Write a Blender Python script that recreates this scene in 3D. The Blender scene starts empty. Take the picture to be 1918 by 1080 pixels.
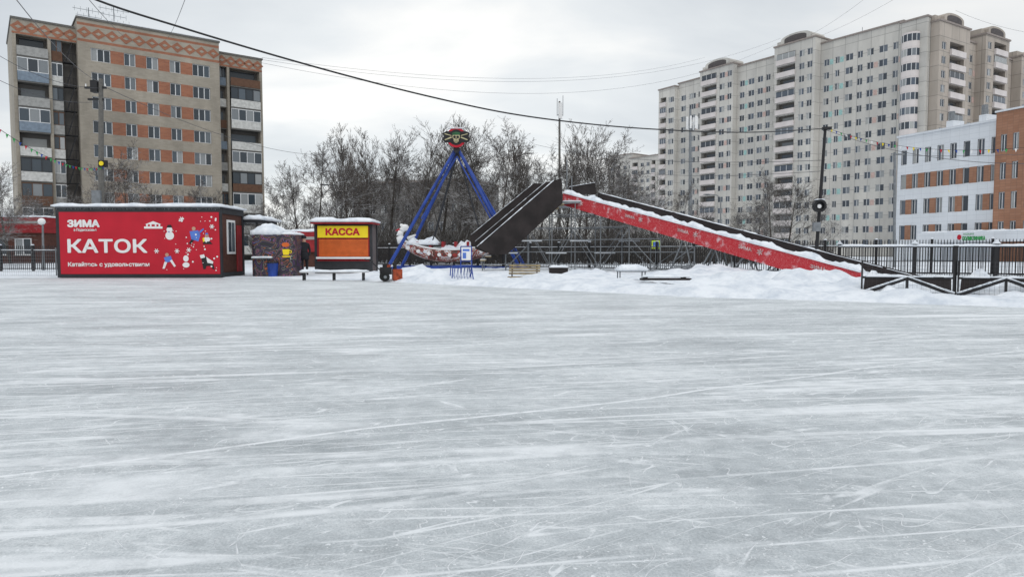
import bpy, math, random
from mathutils import Vector, Matrix, noise
random.seed(7)
R=random.random
def U(a,b): return a+(b-a)*random.random()
sc=bpy.context.scene
col=sc.collection
F=1279.0; H=1.15; PITCH=math.atan(70/F); cp,sp=math.cos(PITCH),math.sin(PITCH)
def ray(u,v):
    x=(u-959)/F; zc=(540-v)/F
    Yd=cp+zc*sp; Zd=-sp+zc*cp
    return x/Yd, Zd/Yd
def W(u,v,Y):
    a,b=ray(u,v); return Vector((a*Y,Y,H+b*Y))
def G(u,v):
    a,b=ray(u,v); Y=-H/b; return Vector((a*Y,Y,0))
def line_at(a,b,u,v=300):
    rx,rz=ray(u,v)
    dx,dy=b[0]-a[0],b[1]-a[1]
    return (rx*a[1]-a[0])/(dx-rx*dy)
# ------------------------------------------------------------ materials
def newmat(name):
    m=bpy.data.materials.new(name); m.use_nodes=True
    return m,m.node_tree.nodes,m.node_tree.links,m.node_tree.nodes['Principled BSDF']
def mat(name,c,rough=.7,var=.15,scale=3.0,metal=0,bump=0.0,c2=None,spec=.3,snow=0.0):
    m,n,l,b=newmat(name)
    tc=n.new('ShaderNodeTexCoord'); ns=n.new('ShaderNodeTexNoise')
    ns.inputs['Scale'].default_value=scale; ns.inputs['Detail'].default_value=5
    l.new(tc.outputs['Object'],ns.inputs['Vector'])
    cr=n.new('ShaderNodeValToRGB')
    d=c2 if c2 else tuple(x*(1-var*1.6) for x in c)
    cr.color_ramp.elements[0].color=(*d,1); cr.color_ramp.elements[0].position=.35
    cr.color_ramp.elements[1].color=(*c,1); cr.color_ramp.elements[1].position=.62
    l.new(ns.outputs['Fac'],cr.inputs['Fac'])
    out=cr.outputs['Color']
    if snow>0:
        g=n.new('ShaderNodeNewGeometry'); sx=n.new('ShaderNodeSeparateXYZ')
        l.new(g.outputs['Normal'],sx.inputs[0])
        mr=n.new('ShaderNodeMapRange'); mr.inputs[1].default_value=.35; mr.inputs[2].default_value=.75; mr.inputs[4].default_value=snow
        l.new(sx.outputs['Z'],mr.inputs[0])
        mx=n.new('ShaderNodeMix'); mx.data_type='RGBA'; mx.inputs[7].default_value=(.75,.78,.82,1)
        l.new(mr.outputs[0],mx.inputs[0]); l.new(out,mx.inputs[6]); out=mx.outputs[2]
    l.new(out,b.inputs['Base Color'])
    b.inputs['Roughness'].default_value=rough; b.inputs['Metallic'].default_value=metal
    b.inputs['Specular IOR Level'].default_value=spec
    if bump>0:
        bp=n.new('ShaderNodeBump'); bp.inputs['Strength'].default_value=bump; bp.inputs['Distance'].default_value=.05
        l.new(ns.outputs['Fac'],bp.inputs['Height']); l.new(bp.outputs[0],b.inputs['Normal'])
    return m
def brickmat(name,c1,c2,mortar,bw,bh,ms,off=.5,dirt=.3,dscale=.15):
    m,n,l,b=newmat(name)
    tc=n.new('ShaderNodeTexCoord'); sx=n.new('ShaderNodeSeparateXYZ'); cb=n.new('ShaderNodeCombineXYZ')
    l.new(tc.outputs['Object'],sx.inputs[0])
    ad=n.new('ShaderNodeMath'); ad.operation='ADD'; l.new(sx.outputs['X'],ad.inputs[0]); l.new(sx.outputs['Y'],ad.inputs[1])
    l.new(ad.outputs[0],cb.inputs[0]); l.new(sx.outputs['Z'],cb.inputs[1])
    br=n.new('ShaderNodeTexBrick'); br.offset=off
    br.inputs['Color1'].default_value=(*c1,1); br.inputs['Color2'].default_value=(*c2,1); br.inputs['Mortar'].default_value=(*mortar,1)
    br.inputs['Scale'].default_value=1; br.inputs['Brick Width'].default_value=bw; br.inputs['Row Height'].default_value=bh
    br.inputs['Mortar Size'].default_value=ms
    l.new(cb.outputs[0],br.inputs['Vector'])
    ns=n.new('ShaderNodeTexNoise'); ns.inputs['Scale'].default_value=dscale; ns.inputs['Detail'].default_value=8; ns.inputs['Roughness'].default_value=.65
    mp_=n.new('ShaderNodeMapping'); mp_.inputs['Scale'].default_value=(1.6,1.6,.6); l.new(tc.outputs['Object'],mp_.inputs[0]); l.new(mp_.outputs[0],ns.inputs['Vector'])
    mr=n.new('ShaderNodeMapRange'); mr.inputs[1].default_value=.3; mr.inputs[2].default_value=.7; mr.inputs[3].default_value=1-dirt; mr.inputs[4].default_value=1.08
    l.new(ns.outputs['Fac'],mr.inputs[0])
    hs=n.new('ShaderNodeVectorMath'); hs.operation='SCALE'; l.new(br.outputs['Color'],hs.inputs[0]); l.new(mr.outputs[0],hs.inputs['Scale'])
    l.new(hs.outputs[0],b.inputs['Base Color']); b.inputs['Roughness'].default_value=.85
    return m
def glassmat(name,dark=(.03,.04,.05),light=(.35,.36,.36),thr=.7):
    m,n,l,b=newmat(name)
    oi=n.new('ShaderNodeObjectInfo'); g=n.new('ShaderNodeNewGeometry')
    ad=n.new('ShaderNodeMath'); ad.operation='ADD'; l.new(oi.outputs['Random'],ad.inputs[0]); l.new(g.outputs['Random Per Island'],ad.inputs[1])
    fr=n.new('ShaderNodeMath'); fr.operation='FRACT'; l.new(ad.outputs[0],fr.inputs[0])
    cr=n.new('ShaderNodeValToRGB'); e=cr.color_ramp.elements
    e[0].color=(*dark,1); e[0].position=thr-.4; e[1].color=(*light,1); e[1].position=1
    e2=e.new(thr); e2.color=(*[d*2.2 for d in dark],1)
    l.new(fr.outputs[0],cr.inputs[0]); l.new(cr.outputs[0],b.inputs['Base Color'])
    b.inputs['Roughness'].default_value=.12; b.inputs['Specular IOR Level'].default_value=.5
    return m
def snowmat(name,c=(.80,.83,.87),sc1=2.0,b1=.5):
    m,n,l,b=newmat(name)
    tc=n.new('ShaderNodeTexCoord'); ns=n.new('ShaderNodeTexNoise'); ns.inputs['Scale'].default_value=sc1; ns.inputs['Detail'].default_value=9
    ns.inputs['Roughness'].default_value=.68
    l.new(tc.outputs['Object'],ns.inputs['Vector'])
    cr=n.new('ShaderNodeValToRGB'); cr.color_ramp.elements[0].color=(c[0]*.70,c[1]*.735,c[2]*.78,1); cr.color_ramp.elements[0].position=.33
    cr.color_ramp.elements[1].color=(*c,1); cr.color_ramp.elements[1].position=.58
    l.new(ns.outputs['Fac'],cr.inputs[0]); l.new(cr.outputs[0],b.inputs['Base Color'])
    bp=n.new('ShaderNodeBump'); bp.inputs['Strength'].default_value=b1; bp.inputs['Distance'].default_value=.1
    l.new(ns.outputs['Fac'],bp.inputs['Height']); l.new(bp.outputs[0],b.inputs['Normal'])
    b.inputs['Roughness'].default_value=.8; b.inputs['Specular IOR Level'].default_value=.2
    return m
SNOW=snowmat('snow',(.78,.81,.85)); SNOWG=snowmat('ground_snow',(.74,.77,.81),1.6,.8)
BLACK=mat('black_metal',(.02,.02,.022),.5); DARK=mat('dark_frame',(.035,.037,.042),.6)
PLY=mat('dark_plywood',(.03,.024,.024),.75,c2=(.016,.013,.013),scale=1.5)
STEEL=mat('galvanised_steel',(.22,.235,.25),.5,metal=.3,scale=6)
RED=mat('red_banner',(.50,.012,.03),.55,var=.08,scale=1.2); REDB=mat('booth_red',(.30,.02,.025),.6)
WHITE=mat('white_paint',(.78,.78,.78),.6,var=.04)
YEL=mat('yellow_paint',(.85,.66,.02),.5,var=.05); ORG=mat('orange_paint',(.66,.14,.03),.5,var=.12); ORGD=mat('faded_orange_paint',(.40,.07,.025),.55,var=.4,scale=6)
BLUE=mat('blue_paint',(.025,.07,.34),.45,var=.25,scale=2); GRN=mat('green_paint',(.05,.35,.1),.6)
BROWN=mat('brown_cladding',(.09,.035,.025),.7,scale=5); SKIN=mat('skin',(.5,.3,.22),.6)
CLOTH=mat('dark_cloth',(.02,.02,.025),.9); CONC=mat('concrete',(.15,.145,.135),.9,scale=8)
WOOD=mat('bench_wood',(.34,.27,.15),.8,scale=6,c2=(.2,.16,.11)); TYRE=mat('rubber',(.02,.02,.02),.9)
BLUEA=mat('blue_art',(.1,.2,.6),.6); GREYP=mat('grey_cladding',(.12,.10,.10),.7)
GLASS=glassmat('window_glass'); GLASSF=glassmat('far_window_glass',(.04,.05,.065),(.38,.39,.38)); FRAMEW=mat('window_frame',(.68,.69,.70),.6,var=.1)
TEAL=mat('teal_panel',(.33,.54,.52),.8); PINKP=mat('pink_panel',(.55,.40,.36),.8)
BEIGE=brickmat('beige_brick',(.385,.345,.285),(.33,.295,.24),(.34,.31,.27),.5,.16,.012,dirt=.4)
REDBR=brickmat('red_brick',(.36,.145,.08),(.28,.105,.06),(.28,.17,.12),.5,.16,.012,dirt=.3)
PANEL=brickmat('panel_wall',(.585,.565,.525),(.52,.505,.475),(.34,.33,.31),3.0,3.0,.06,off=0,dirt=.28,dscale=.1)
PANELB=brickmat('brown_panel_wall',(.45,.395,.345),(.39,.345,.30),(.24,.22,.2),3.0,3.0,.06,off=0,dirt=.3,dscale=.1)
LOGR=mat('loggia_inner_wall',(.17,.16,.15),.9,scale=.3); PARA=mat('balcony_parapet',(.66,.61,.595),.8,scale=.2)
CLIN=brickmat('white_cladding',(.70,.73,.77),(.67,.70,.74),(.5,.53,.57),1.2,.6,.012,off=0,dirt=.08)
CLINB=brickmat('brown_ceramic',(.37,.19,.12),(.31,.15,.09),(.22,.13,.09),.6,.3,.015,off=0,dirt=.15)
BARK=mat('bark',(.08,.07,.062),.95,scale=4,snow=.35,c2=(.04,.035,.03)); TWIG=mat('twigs',(.115,.10,.09),.95,scale=2,snow=.5,c2=(.06,.052,.047))
# ------------------------------------------------------------ mesh builder
class MB:
    def __init__(s): s.v=[];s.f=[];s.m=[]
    def quad(s,a,b,c,d,mi=0):
        k=len(s.v); s.v+=[tuple(a),tuple(b),tuple(c),tuple(d)]; s.f.append((k,k+1,k+2,k+3)); s.m.append(mi)
    def box(s,x0,x1,y0,y1,z0,z1,mi=0):
        k=len(s.v)
        s.v+=[(x0,y0,z0),(x1,y0,z0),(x1,y1,z0),(x0,y1,z0),(x0,y0,z1),(x1,y0,z1),(x1,y1,z1),(x0,y1,z1)]
        for q in ((0,3,2,1),(4,5,6,7),(0,1,5,4),(1,2,6,5),(2,3,7,6),(3,0,4,7)):
            s.f.append(tuple(k+i for i in q)); s.m.append(mi)
    def prism(s,pts,y0,y1,mi=0):
        k=len(s.v); n=len(pts)
        s.v+=[(p[0],y0,p[1]) for p in pts]+[(p[0],y1,p[1]) for p in pts]
        s.f.append(tuple(range(k,k+n))); s.f.append(tuple(range(k+2*n-1,k+n-1,-1))); s.m+=[mi,mi]
        for i in range(n):
            j=(i+1)%n; s.f.append((k+i,k+n+i,k+n+j,k+j)); s.m.append(mi)
    def disc(s,cx,cz,rx,rz,y0,y1,mi=0,n=20): s.prism([(cx+rx*math.cos(2*math.pi*i/n),cz+rz*math.sin(2*math.pi*i/n)) for i in range(n)],y0,y1,mi)
    def tube(s,p0,p1,r0,r1=None,n=8,mi=0,cap=True):
        if r1 is None: r1=r0
        p0=Vector(p0);p1=Vector(p1);d=(p1-p0)
        if d.length<1e-6: return
        d.normalize(); a=d.orthogonal().normalized(); b=d.cross(a); k=len(s.v)
        for p,r in ((p0,r0),(p1,r1)):
            for i in range(n):
                t=2*math.pi*i/n; s.v.append(tuple(p+a*(r*math.cos(t))+b*(r*math.sin(t))))
        for i in range(n):
            j=(i+1)%n; s.f.append((k+i,k+j,k+n+j,k+n+i)); s.m.append(mi)
        if cap:
            s.f.append(tuple(range(k+n-1,k-1,-1))); s.f.append(tuple(range(k+n,k+2*n))); s.m+=[mi,mi]
    def beam(s,p0,p1,w,h,mi=0):
        p0=Vector(p0);p1=Vector(p1);d=(p1-p0).normalized(); a=d.cross(Vector((0,0,1)))
        if a.length<.01: a=Vector((1,0,0))
        a.normalize(); b=a.cross(d); k=len(s.v)
        for p in (p0,p1):
            for sa,sb in ((-1,-1),(1,-1),(1,1),(-1,1)): s.v.append(tuple(p+a*(sa*w/2)+b*(sb*h/2)))
        for q in ((0,1,2,3),(7,6,5,4),(0,4,5,1),(1,5,6,2),(2,6,7,3),(3,7,4,0)): s.f.append(tuple(k+i for i in q)); s.m.append(mi)
    def ball(s,c,rx,ry,rz,mi=0,nu=12,nv=8):
        k=len(s.v)
        for j in range(nv+1):
            t=math.pi*j/nv
            for i in range(nu):
                p=2*math.pi*i/nu; s.v.append((c[0]+rx*math.sin(t)*math.cos(p),c[1]+ry*math.sin(t)*math.sin(p),c[2]+rz*math.cos(t)))
        for j in range(nv):
            for i in range(nu):
                q=(i+1)%nu; s.f.append((k+j*nu+i,k+(j+1)*nu+i,k+(j+1)*nu+q,k+j*nu+q)); s.m.append(mi)
    def slab(s,x0,x1,y0,y1,z,h,mi=0,step=.25,seed=0,curve=None,rough=.4):
        nx=max(3,int((x1-x0)/step)); ny=max(3,int((y1-y0)/step)); nx=min(nx,120); k=len(s.v)
        for j in range(ny+1):
            for i in range(nx+1):
                a=i/nx;b=j/ny; e=min(1,min(a*(x1-x0),(1-a)*(x1-x0),b*(y1-y0),(1-b)*(y1-y0))/max(h*1.2,.05))
                X=x0+a*(x1-x0);Y=y0+b*(y1-y0)
                hh=h*(1-(1-e)**2.5)*(.85+rough*noise.noise(Vector((X*1.1+seed,Y*1.1,seed)))+rough*.6*noise.noise(Vector((X*4+seed,Y*4,seed))))
                zz=z+(curve(a) if curve else 0)
                off=.05*noise.noise(Vector((X*2+seed,3,seed)))
                s.v.append((X,Y+(off if j in(0,ny) else 0),zz+(hh if 0<i<nx and 0<j<ny else h*.35 if e<.01 else hh)))
        for j in range(ny):
            for i in range(nx):
                a=k+j*(nx+1)+i; s.f.append((a,a+1,a+nx+2,a+nx+1)); s.m.append(mi)
        ring=[k+i for i in range(nx+1)]+[k+j*(nx+1)+nx for j in range(1,ny+1)]+[k+ny*(nx+1)+i for i in range(nx-1,-1,-1)]+[k+j*(nx+1) for j in range(ny-1,0,-1)]
        m0=len(s.v)
        for r in ring:
            x,y,zq=s.v[r]; a=(x-x0)/(x1-x0); s.v.append((x,y,z+(curve(min(1,max(0,a))) if curve else 0)-.01))
        n=len(ring)
        for i in range(n):
            j=(i+1)%n; s.f.append((ring[i],m0+i,m0+j,ring[j])); s.m.append(mi)
        if not curve: s.f.append(tuple(m0+i for i in range(n-1,-1,-1))); s.m.append(mi)
    def build(s,name,mats,parent=None,smooth=False,world=False,loc=None):
        me=bpy.data.meshes.new(name)
        vs=s.v
        if world and parent is not None:
            mi=(Matrix.Translation(parent.location)@parent.rotation_euler.to_matrix().to_4x4()).inverted()
            vs=[tuple(mi@Vector(v)) for v in vs]
        me.from_pydata(vs,[],s.f)
        if not isinstance(mats,(list,tuple)): mats=[mats]
        for m in mats: me.materials.append(m)
        me.polygons.foreach_set('material_index',s.m)
        if smooth: me.polygons.foreach_set('use_smooth',[True]*len(s.f))
        me.update()
        o=bpy.data.objects.new(name,me); col.objects.link(o)
        if parent is not None: o.parent=parent
        if loc is not None: o.location=loc
        return o
def tag(o,label,cat,group=None):
    o['label']=label; o['category']=cat
    if group: o['group']=group
    return o
def thing(name,label,cat,loc=(0,0,0),rz=0,group=None):
    o=bpy.data.objects.new(name,None); o.empty_display_size=.3; col.objects.link(o)
    o.location=loc; o.rotation_euler=(0,0,rz); return tag(o,label,cat,group)
def copy_thing(src,loc,rz=0,scale=None,label=None):
    o=src.copy(); col.objects.link(o); o.location=loc; o.rotation_euler=(0,0,rz)
    if scale: o.scale=scale
    if label: o['label']=label
    for c in list(src.children):
        d=c.copy(); d.parent=o; col.objects.link(d)
    return o
def text_mesh(name,body,parent,x0,x1,z0,z1,y,m,bold=.0):
    cu=bpy.data.curves.new(name,'FONT'); cu.body=body; cu.size=1; cu.extrude=.002
    t=bpy.data.objects.new('tmp',cu); col.objects.link(t)
    dg=bpy.context.evaluated_depsgraph_get(); dg.update()
    me=bpy.data.meshes.new_from_object(t.evaluated_get(dg)); bpy.data.objects.remove(t)
    xs=[v.co.x for v in me.vertices]; ys=[v.co.y for v in me.vertices]
    if not xs: return None
    ax,bx,ay,by=min(xs),max(xs),min(ys),max(ys); hh=z1-z0; s=bold*hh
    sh=[(0,0)] if bold<=0 else [(0,0),(-s,0),(s,0),(0,s*.8),(0,-s*.8),(-s*.7,-s*.6),(s*.7,s*.6),(-s*.7,s*.6),(s*.7,-s*.6)]
    V=[];Fc=[]
    for q,(sx_,sz_) in enumerate(sh):
        k=len(V)
        for v in me.vertices:
            V.append((x0+s+(v.co.x-ax)/(bx-ax)*(x1-x0-2*s)+sx_, y-v.co.z-.0012*q, z0+s+(v.co.y-ay)/(by-ay)*(hh-2*s)+sz_))
        for p in me.polygons: Fc.append(tuple(k+i for i in p.vertices))
    me2=bpy.data.meshes.new(name); me2.from_pydata(V,[],Fc); me2.materials.append(m); me2.update()
    o=bpy.data.objects.new(name,me2); col.objects.link(o); o.parent=parent
    return o
# ------------------------------------------------------------ camera, world, sun
cam=bpy.data.objects.new('camera',bpy.data.cameras.new('camera')); col.objects.link(cam); sc.camera=cam
cam.location=(0,0,H); cam.rotation_euler=(math.pi/2-PITCH,0,0); cam.data.sensor_width=36; cam.data.lens=36*F/1918; cam.data.clip_end=3000; cam.data.clip_start=.05
sc.view_settings.view_transform='Standard'; sc.view_settings.look='None'; sc.view_settings.exposure=0
w=bpy.data.worlds.new('World'); sc.world=w; w.use_nodes=True; n=w.node_tree.nodes; l=w.node_tree.links
bg=n['Background']; bg.inputs['Strength'].default_value=1.0
sky=n.new('ShaderNodeTexSky'); sky.sky_type='NISHITA'; sky.sun_disc=False; sky.sun_elevation=math.radians(38); sky.sun_rotation=math.radians(168)
sk=n.new('ShaderNodeVectorMath'); sk.operation='SCALE'; sk.inputs['Scale'].default_value=.010; l.new(sky.outputs[0],sk.inputs[0])
tc=n.new('ShaderNodeTexCoord'); sx=n.new('ShaderNodeSeparateXYZ'); l.new(tc.outputs['Generated'],sx.inputs[0])
zz=n.new('ShaderNodeMath'); zz.operation='MAXIMUM'; zz.inputs[1].default_value=0; l.new(sx.outputs['Z'],zz.inputs[0])
za=n.new('ShaderNodeMath'); za.operation='ADD'; za.inputs[1].default_value=.22; l.new(zz.outputs[0],za.inputs[0])
dx=n.new('ShaderNodeMath'); dx.operation='DIVIDE'; l.new(sx.outputs['X'],dx.inputs[0]); l.new(za.outputs[0],dx.inputs[1])
dy=n.new('ShaderNodeMath'); dy.operation='DIVIDE'; l.new(sx.outputs['Y'],dy.inputs[0]); l.new(za.outputs[0],dy.inputs[1])
cb=n.new('ShaderNodeCombineXYZ'); l.new(dx.outputs[0],cb.inputs[0]); l.new(dy.outputs[0],cb.inputs[1])
mp=n.new('ShaderNodeMapping'); mp.inputs['Scale'].default_value=(.8,1.3,1); mp.inputs['Location'].default_value=(3.4,1.3,0); l.new(cb.outputs[0],mp.inputs[0])
ns=n.new('ShaderNodeTexNoise'); ns.inputs['Scale'].default_value=1.1; ns.inputs['Detail'].default_value=7; ns.inputs['Roughness'].default_value=.5; ns.inputs['Distortion'].default_value=.4
l.new(mp.outputs[0],ns.inputs['Vector'])
cr=n.new('ShaderNodeValToRGB'); e=cr.color_ramp.elements
e[0].position=.30; e[0].color=(.53,.57,.61,1); e[1].position=.66; e[1].color=(.92,.91,.885,1); m_=e.new(.5); m_.color=(.70,.73,.75,1)
l.new(ns.outputs['Fac'],cr.inputs[0])
ad=n.new('ShaderNodeVectorMath'); ad.operation='ADD'; l.new(cr.outputs[0],ad.inputs[0]); l.new(sk.outputs[0],ad.inputs[1])
# brighter veil of cloud where the hidden sun stands
dt=n.new('ShaderNodeVectorMath'); dt.operation='DOT_PRODUCT'; dt.inputs[1].default_value=Vector((-.14,.95,.28)).normalized(); nv=n.new('ShaderNodeVectorMath'); nv.operation='NORMALIZE'
l.new(tc.outputs['Generated'],nv.inputs[0]); l.new(nv.outputs[0],dt.inputs[0])
gm=n.new('ShaderNodeMapRange'); gm.interpolation_type='SMOOTHERSTEP'; gm.inputs[1].default_value=.86; gm.inputs[2].default_value=1.0; gm.inputs[3].default_value=0; gm.inputs[4].default_value=.11; l.new(dt.outputs['Value'],gm.inputs[0])
gv=n.new('ShaderNodeVectorMath'); gv.operation='SCALE'; gv.inputs[0].default_value=(1.0,.96,.86); l.new(gm.outputs[0],gv.inputs['Scale'])
ad2=n.new('ShaderNodeVectorMath'); ad2.operation='ADD'; l.new(ad.outputs[0],ad2.inputs[0]); l.new(gv.outputs[0],ad2.inputs[1])
zr_=n.new('ShaderNodeMapRange'); zr_.inputs[1].default_value=.38; zr_.inputs[2].default_value=.95; zr_.inputs[3].default_value=1.0; zr_.inputs[4].default_value=1.6; l.new(sx.outputs['Z'],zr_.inputs[0])
ml=n.new('ShaderNodeVectorMath'); ml.operation='SCALE'; l.new(ad2.outputs[0],ml.inputs[0]); l.new(zr_.outputs[0],ml.inputs['Scale'])
l.new(ml.outputs[0],bg.inputs['Color'])
sd=bpy.data.lights.new('sun','SUN'); sd.energy=.6; sd.angle=math.radians(30); sd.color=(1,.97,.93)
so=bpy.data.objects.new('sun',sd); col.objects.link(so); so.rotation_euler=(math.radians(52),0,math.radians(12)); so.location=(0,0,60)
# ------------------------------------------------------------ ice and ground
EDGE=[(-900,522),(470,521),(700,527),(900,537),(1100,547),(1300,557),(1600,566),(1918,577),(2600,600)]
EP=[G(u,v) for u,v in EDGE]
def edgeY(x):
    if x<=EP[0].x: return EP[0].y
    for a,b in zip(EP,EP[1:]):
        if a.x<=x<=b.x: return a.y+(b.y-a.y)*(x-a.x)/(b.x-a.x)
    return EP[-1].y-.2
def ice_material():
    m,n,l,b=newmat('ice')
    tc=n.new('ShaderNodeTexCoord')
    def mapped(rot,scl,loc=(0,0,0)):
        r=n.new('ShaderNodeMapping'); r.inputs['Rotation'].default_value=(0,0,rot); l.new(tc.outputs['Object'],r.inputs[0])
        q=n.new('ShaderNodeMapping'); q.inputs['Scale'].default_value=scl; q.inputs['Location'].default_value=loc
        l.new(r.outputs[0],q.inputs[0]); return q.outputs[0]
    def nz(vec,s,d=4,r=.55,dist=0):
        x=n.new('ShaderNodeTexNoise'); x.inputs['Scale'].default_value=s; x.inputs['Detail'].default_value=d; x.inputs['Roughness'].default_value=r; x.inputs['Distortion'].default_value=dist
        l.new(vec,x.inputs['Vector']); return x.outputs['Fac']
    def rng(v,a,b2,c,d):
        x=n.new('ShaderNodeMapRange'); x.inputs[1].default_value=a; x.inputs[2].default_value=b2; x.inputs[3].default_value=c; x.inputs[4].default_value=d; l.new(v,x.inputs[0]); return x.outputs[0]
    def mth(op,a,b2):
        x=n.new('ShaderNodeMath'); x.operation=op
        for i,q in enumerate((a,b2)):
            if isinstance(q,(int,float)): x.inputs[i].default_value=q
            elif q is not None: l.new(q,x.inputs[i])
        return x.outputs[0]
    st1=nz(mapped(math.radians(-7),(.22,1.3,1)),1.0,4,.6,.25)
    cl=nz(mapped(0,(.6,.9,1)),1.0,9,.7,.2)
    mott=nz(mapped(0,(1,1,1),(7,3,0)),7,7,.75)
    grain=nz(mapped(0,(1,1,1)),90,4,.75)
    f=mth('ADD',mth('ADD',rng(st1,.3,.7,-.26,.26),rng(cl,.3,.7,-.38,.38)),rng(mott,.3,.7,-.30,.30))
    f=mth('ADD',f,rng(grain,.3,.7,-.38,.38))
    f=mth('ADD',f,.5)
    cr=n.new('ShaderNodeValToRGB'); e=cr.color_ramp.elements
    e[0].position=0; e[0].color=(.32,.35,.37,1); e[1].position=1; e[1].color=(.66,.69,.71,1); q=e.new(.5); q.color=(.465,.498,.52,1)
    l.new(f,cr.inputs[0])
    def lines(rot,sx_,sy_,seed,width,lo,hi,det=2,dist=.5,ms=.9,mseed=0,amp=.5):
        a=nz(mapped(rot,(sx_,sy_,1),(seed,seed*.7,0)),1.0,det,.5,dist)
        d=mth('ABSOLUTE',mth('SUBTRACT',a,.5),None)
        s_=rng(d,width*.3,width,1,0)
        mk=rng(nz(mapped(0,(1,1,1),(seed*3+mseed,1,0)),ms,7,.78),lo,hi,0,amp)
        return mth('MULTIPLY',s_,mk)
    ss=[lines(math.radians(-6),.08,1.3,2.2,.016,.40,.56,1,.15,.5,0,.8),
        lines(math.radians(-9),.07,1.6,42.2,.013,.40,.56,1,.15,.5,0,.8),
        lines(math.radians(-11),.10,2.8,6.2,.016,.42,.58,1,.15,.8,2,.8),
        lines(math.radians(-3),.14,3.6,9.2,.014,.42,.56,1,.15,1.2,4,.75),
        lines(math.radians(-20),.16,4.5,14.2,.012,.44,.58,1,.15,1.5,5,.8),
        lines(math.radians(-31),.2,4,19.2,.010,.44,.58,1,.15,1.5,5,.8),
        lines(math.radians(16),.25,5,21.2,.010,.46,.6,1,.2,1.8,6,.8),
        lines(math.radians(-35),1.0,4,3.1,.006,.44,.54,1,.5,1.9,0,.8),lines(math.radians(40),1.3,5,8.2,.006,.47,.57,1,.5,1.9,0,.8),lines(math.radians(70),1.6,4,1.7,.005,.5,.6,1,.5,1.9,0,.8),lines(math.radians(-60),1.5,5,12.5,.006,.48,.58,1,.5,1.9,0,.8)]
    A=G(0,890);B=G(1380,722); d=(B-A).normalized(); nrm=Vector((-d.y,d.x,0)); c=nrm.dot(A)
    vd=n.new('ShaderNodeVectorMath'); vd.operation='DOT_PRODUCT'; vd.inputs[1].default_value=nrm; l.new(tc.outputs['Object'],vd.inputs[0])
    wob=rng(nz(mapped(0,(.25,.25,1)),1,2,.5),.3,.7,-.12,.12)
    dd=mth('ABSOLUTE',mth('SUBTRACT',mth('ADD',vd.outputs['Value'],wob),c),None)
    gl=mth('MULTIPLY',rng(dd,.008,.03,1,0),rng(nz(mapped(0,(1,1,1)),6,5,.75),.36,.52,.25,1))
    sp_=nz(mapped(0,(1,1,1)),34,3,.6); cm=nz(mapped(0,(1,1,1),(5,5,0)),2.2,5,.75)
    crumbs=mth('MULTIPLY',rng(sp_,.60,.64,0,1),rng(cm,.48,.58,0,1))
    dust=mth('MULTIPLY',rng(nz(mapped(math.radians(-15),(1,1.4,1),(2,7,0)),2.1,9,.82),.54,.66,0,.6),rng(grain,.42,.58,0,1))
    w1=mth('MAXIMUM',gl,mth('MAXIMUM',crumbs,dust))
    for s_ in ss: w1=mth('MAXIMUM',w1,s_)
    mx=n.new('ShaderNodeMix'); mx.data_type='RGBA'; l.new(w1,mx.inputs[0]); l.new(cr.outputs[0],mx.inputs[6]); mx.inputs[7].default_value=(.79,.815,.84,1)
    l.new(mx.outputs[2],b.inputs['Base Color'])
    l.new(rng(f,.2,.9,.45,.75),b.inputs['Roughness']); b.inputs['Specular IOR Level'].default_value=.2
    bp=n.new('ShaderNodeBump'); bp.inputs['Strength'].default_value=.6; bp.inputs['Distance'].default_value=.01
    l.new(mth('ADD',grain,mth('ADD',mott,w1)),bp.inputs['Height']); l.new(bp.outputs[0],b.inputs['Normal'])
    return m
mb=MB(); mb.quad((-60,-15,0),(60,-15,0),(60,33,0),(-60,33,0)); ice=mb.build('ice_rink',ice_material()); ice['kind']='structure'
mb=MB(); mb.quad((-1500,-300,-.06),(1500,-300,-.06),(1500,2500,-.06),(-1500,2500,-.06)); g=mb.build('ground',SNOWG); g['kind']='structure'
MOUNDS=[(1510,545,.66,1.2,.9),(1430,550,.36,1.4,.9),(1350,547,.28,1.3,.8),(1240,530,.28,1.6,1.0),(1100,522,.22,1.5,1.0),(790,522,.45,1.0,.9),(830,528,.32,1.2,.8),(1020,526,.16,1.2,.7),(930,520,.2,1.3,1.),(1590,552,.36,.9,.7),(1160,536,.16,1.3,.6),(700,516,.14,1.2,.8),(1320,520,.45,2.2,1.5),(760,520,.28,.8,.7),(1280,512,.38,1.5,1.2),(1460,530,.45,1.3,.9),(1390,528,.3,.8,.6),(1550,530,.4,.8,.6)]
MG=[(G(u,v),h,a,b) for u,v,h,a,b in MOUNDS]
def snowz(x,y):
    d=y-edgeY(x)
    if d<0: return -.05
    t=min(1,d/.9); t=t*t*(3-2*t)
    right=min(1,max(0,(x+9)/10))
    nz_=noise.noise(Vector((x*.5,y*.5,0)))*.5+noise.noise(Vector((x*1.7,y*1.7,4)))*.45+abs(noise.noise(Vector((x*3.3,y*3.3,7))))*.36+abs(noise.noise(Vector((x*7,y*7,9))))*.2-.12
    h=.03+right*(.10+.13*nz_)+.02*nz_
    h=h*t+right*.06*math.exp(-((d-.8)/.45)**2)*(1+1.4*nz_)
    for p,hh,a,b in MG:
        q=((x-p.x)/a)**2+((y-p.y)/b)**2
        if q<6: h+=hh*math.exp(-q*1.3)*(.9+.8*nz_)*t
    far=max(0,min(1,(y-45)/10)); h=h*(1-far)+.05*far
    return h-.05*(1-t)
mb=MB(); xs=[-45+ i*.16 for i in range(int(100/.16))]
rows=84
for x in xs:
    ey=edgeY(x)
    for j in range(rows+1):
        q=j/rows; y=ey-.15+(72-ey)*(q**2.1)
        mb.v.append((x,y,snowz(x,y)))
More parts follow.
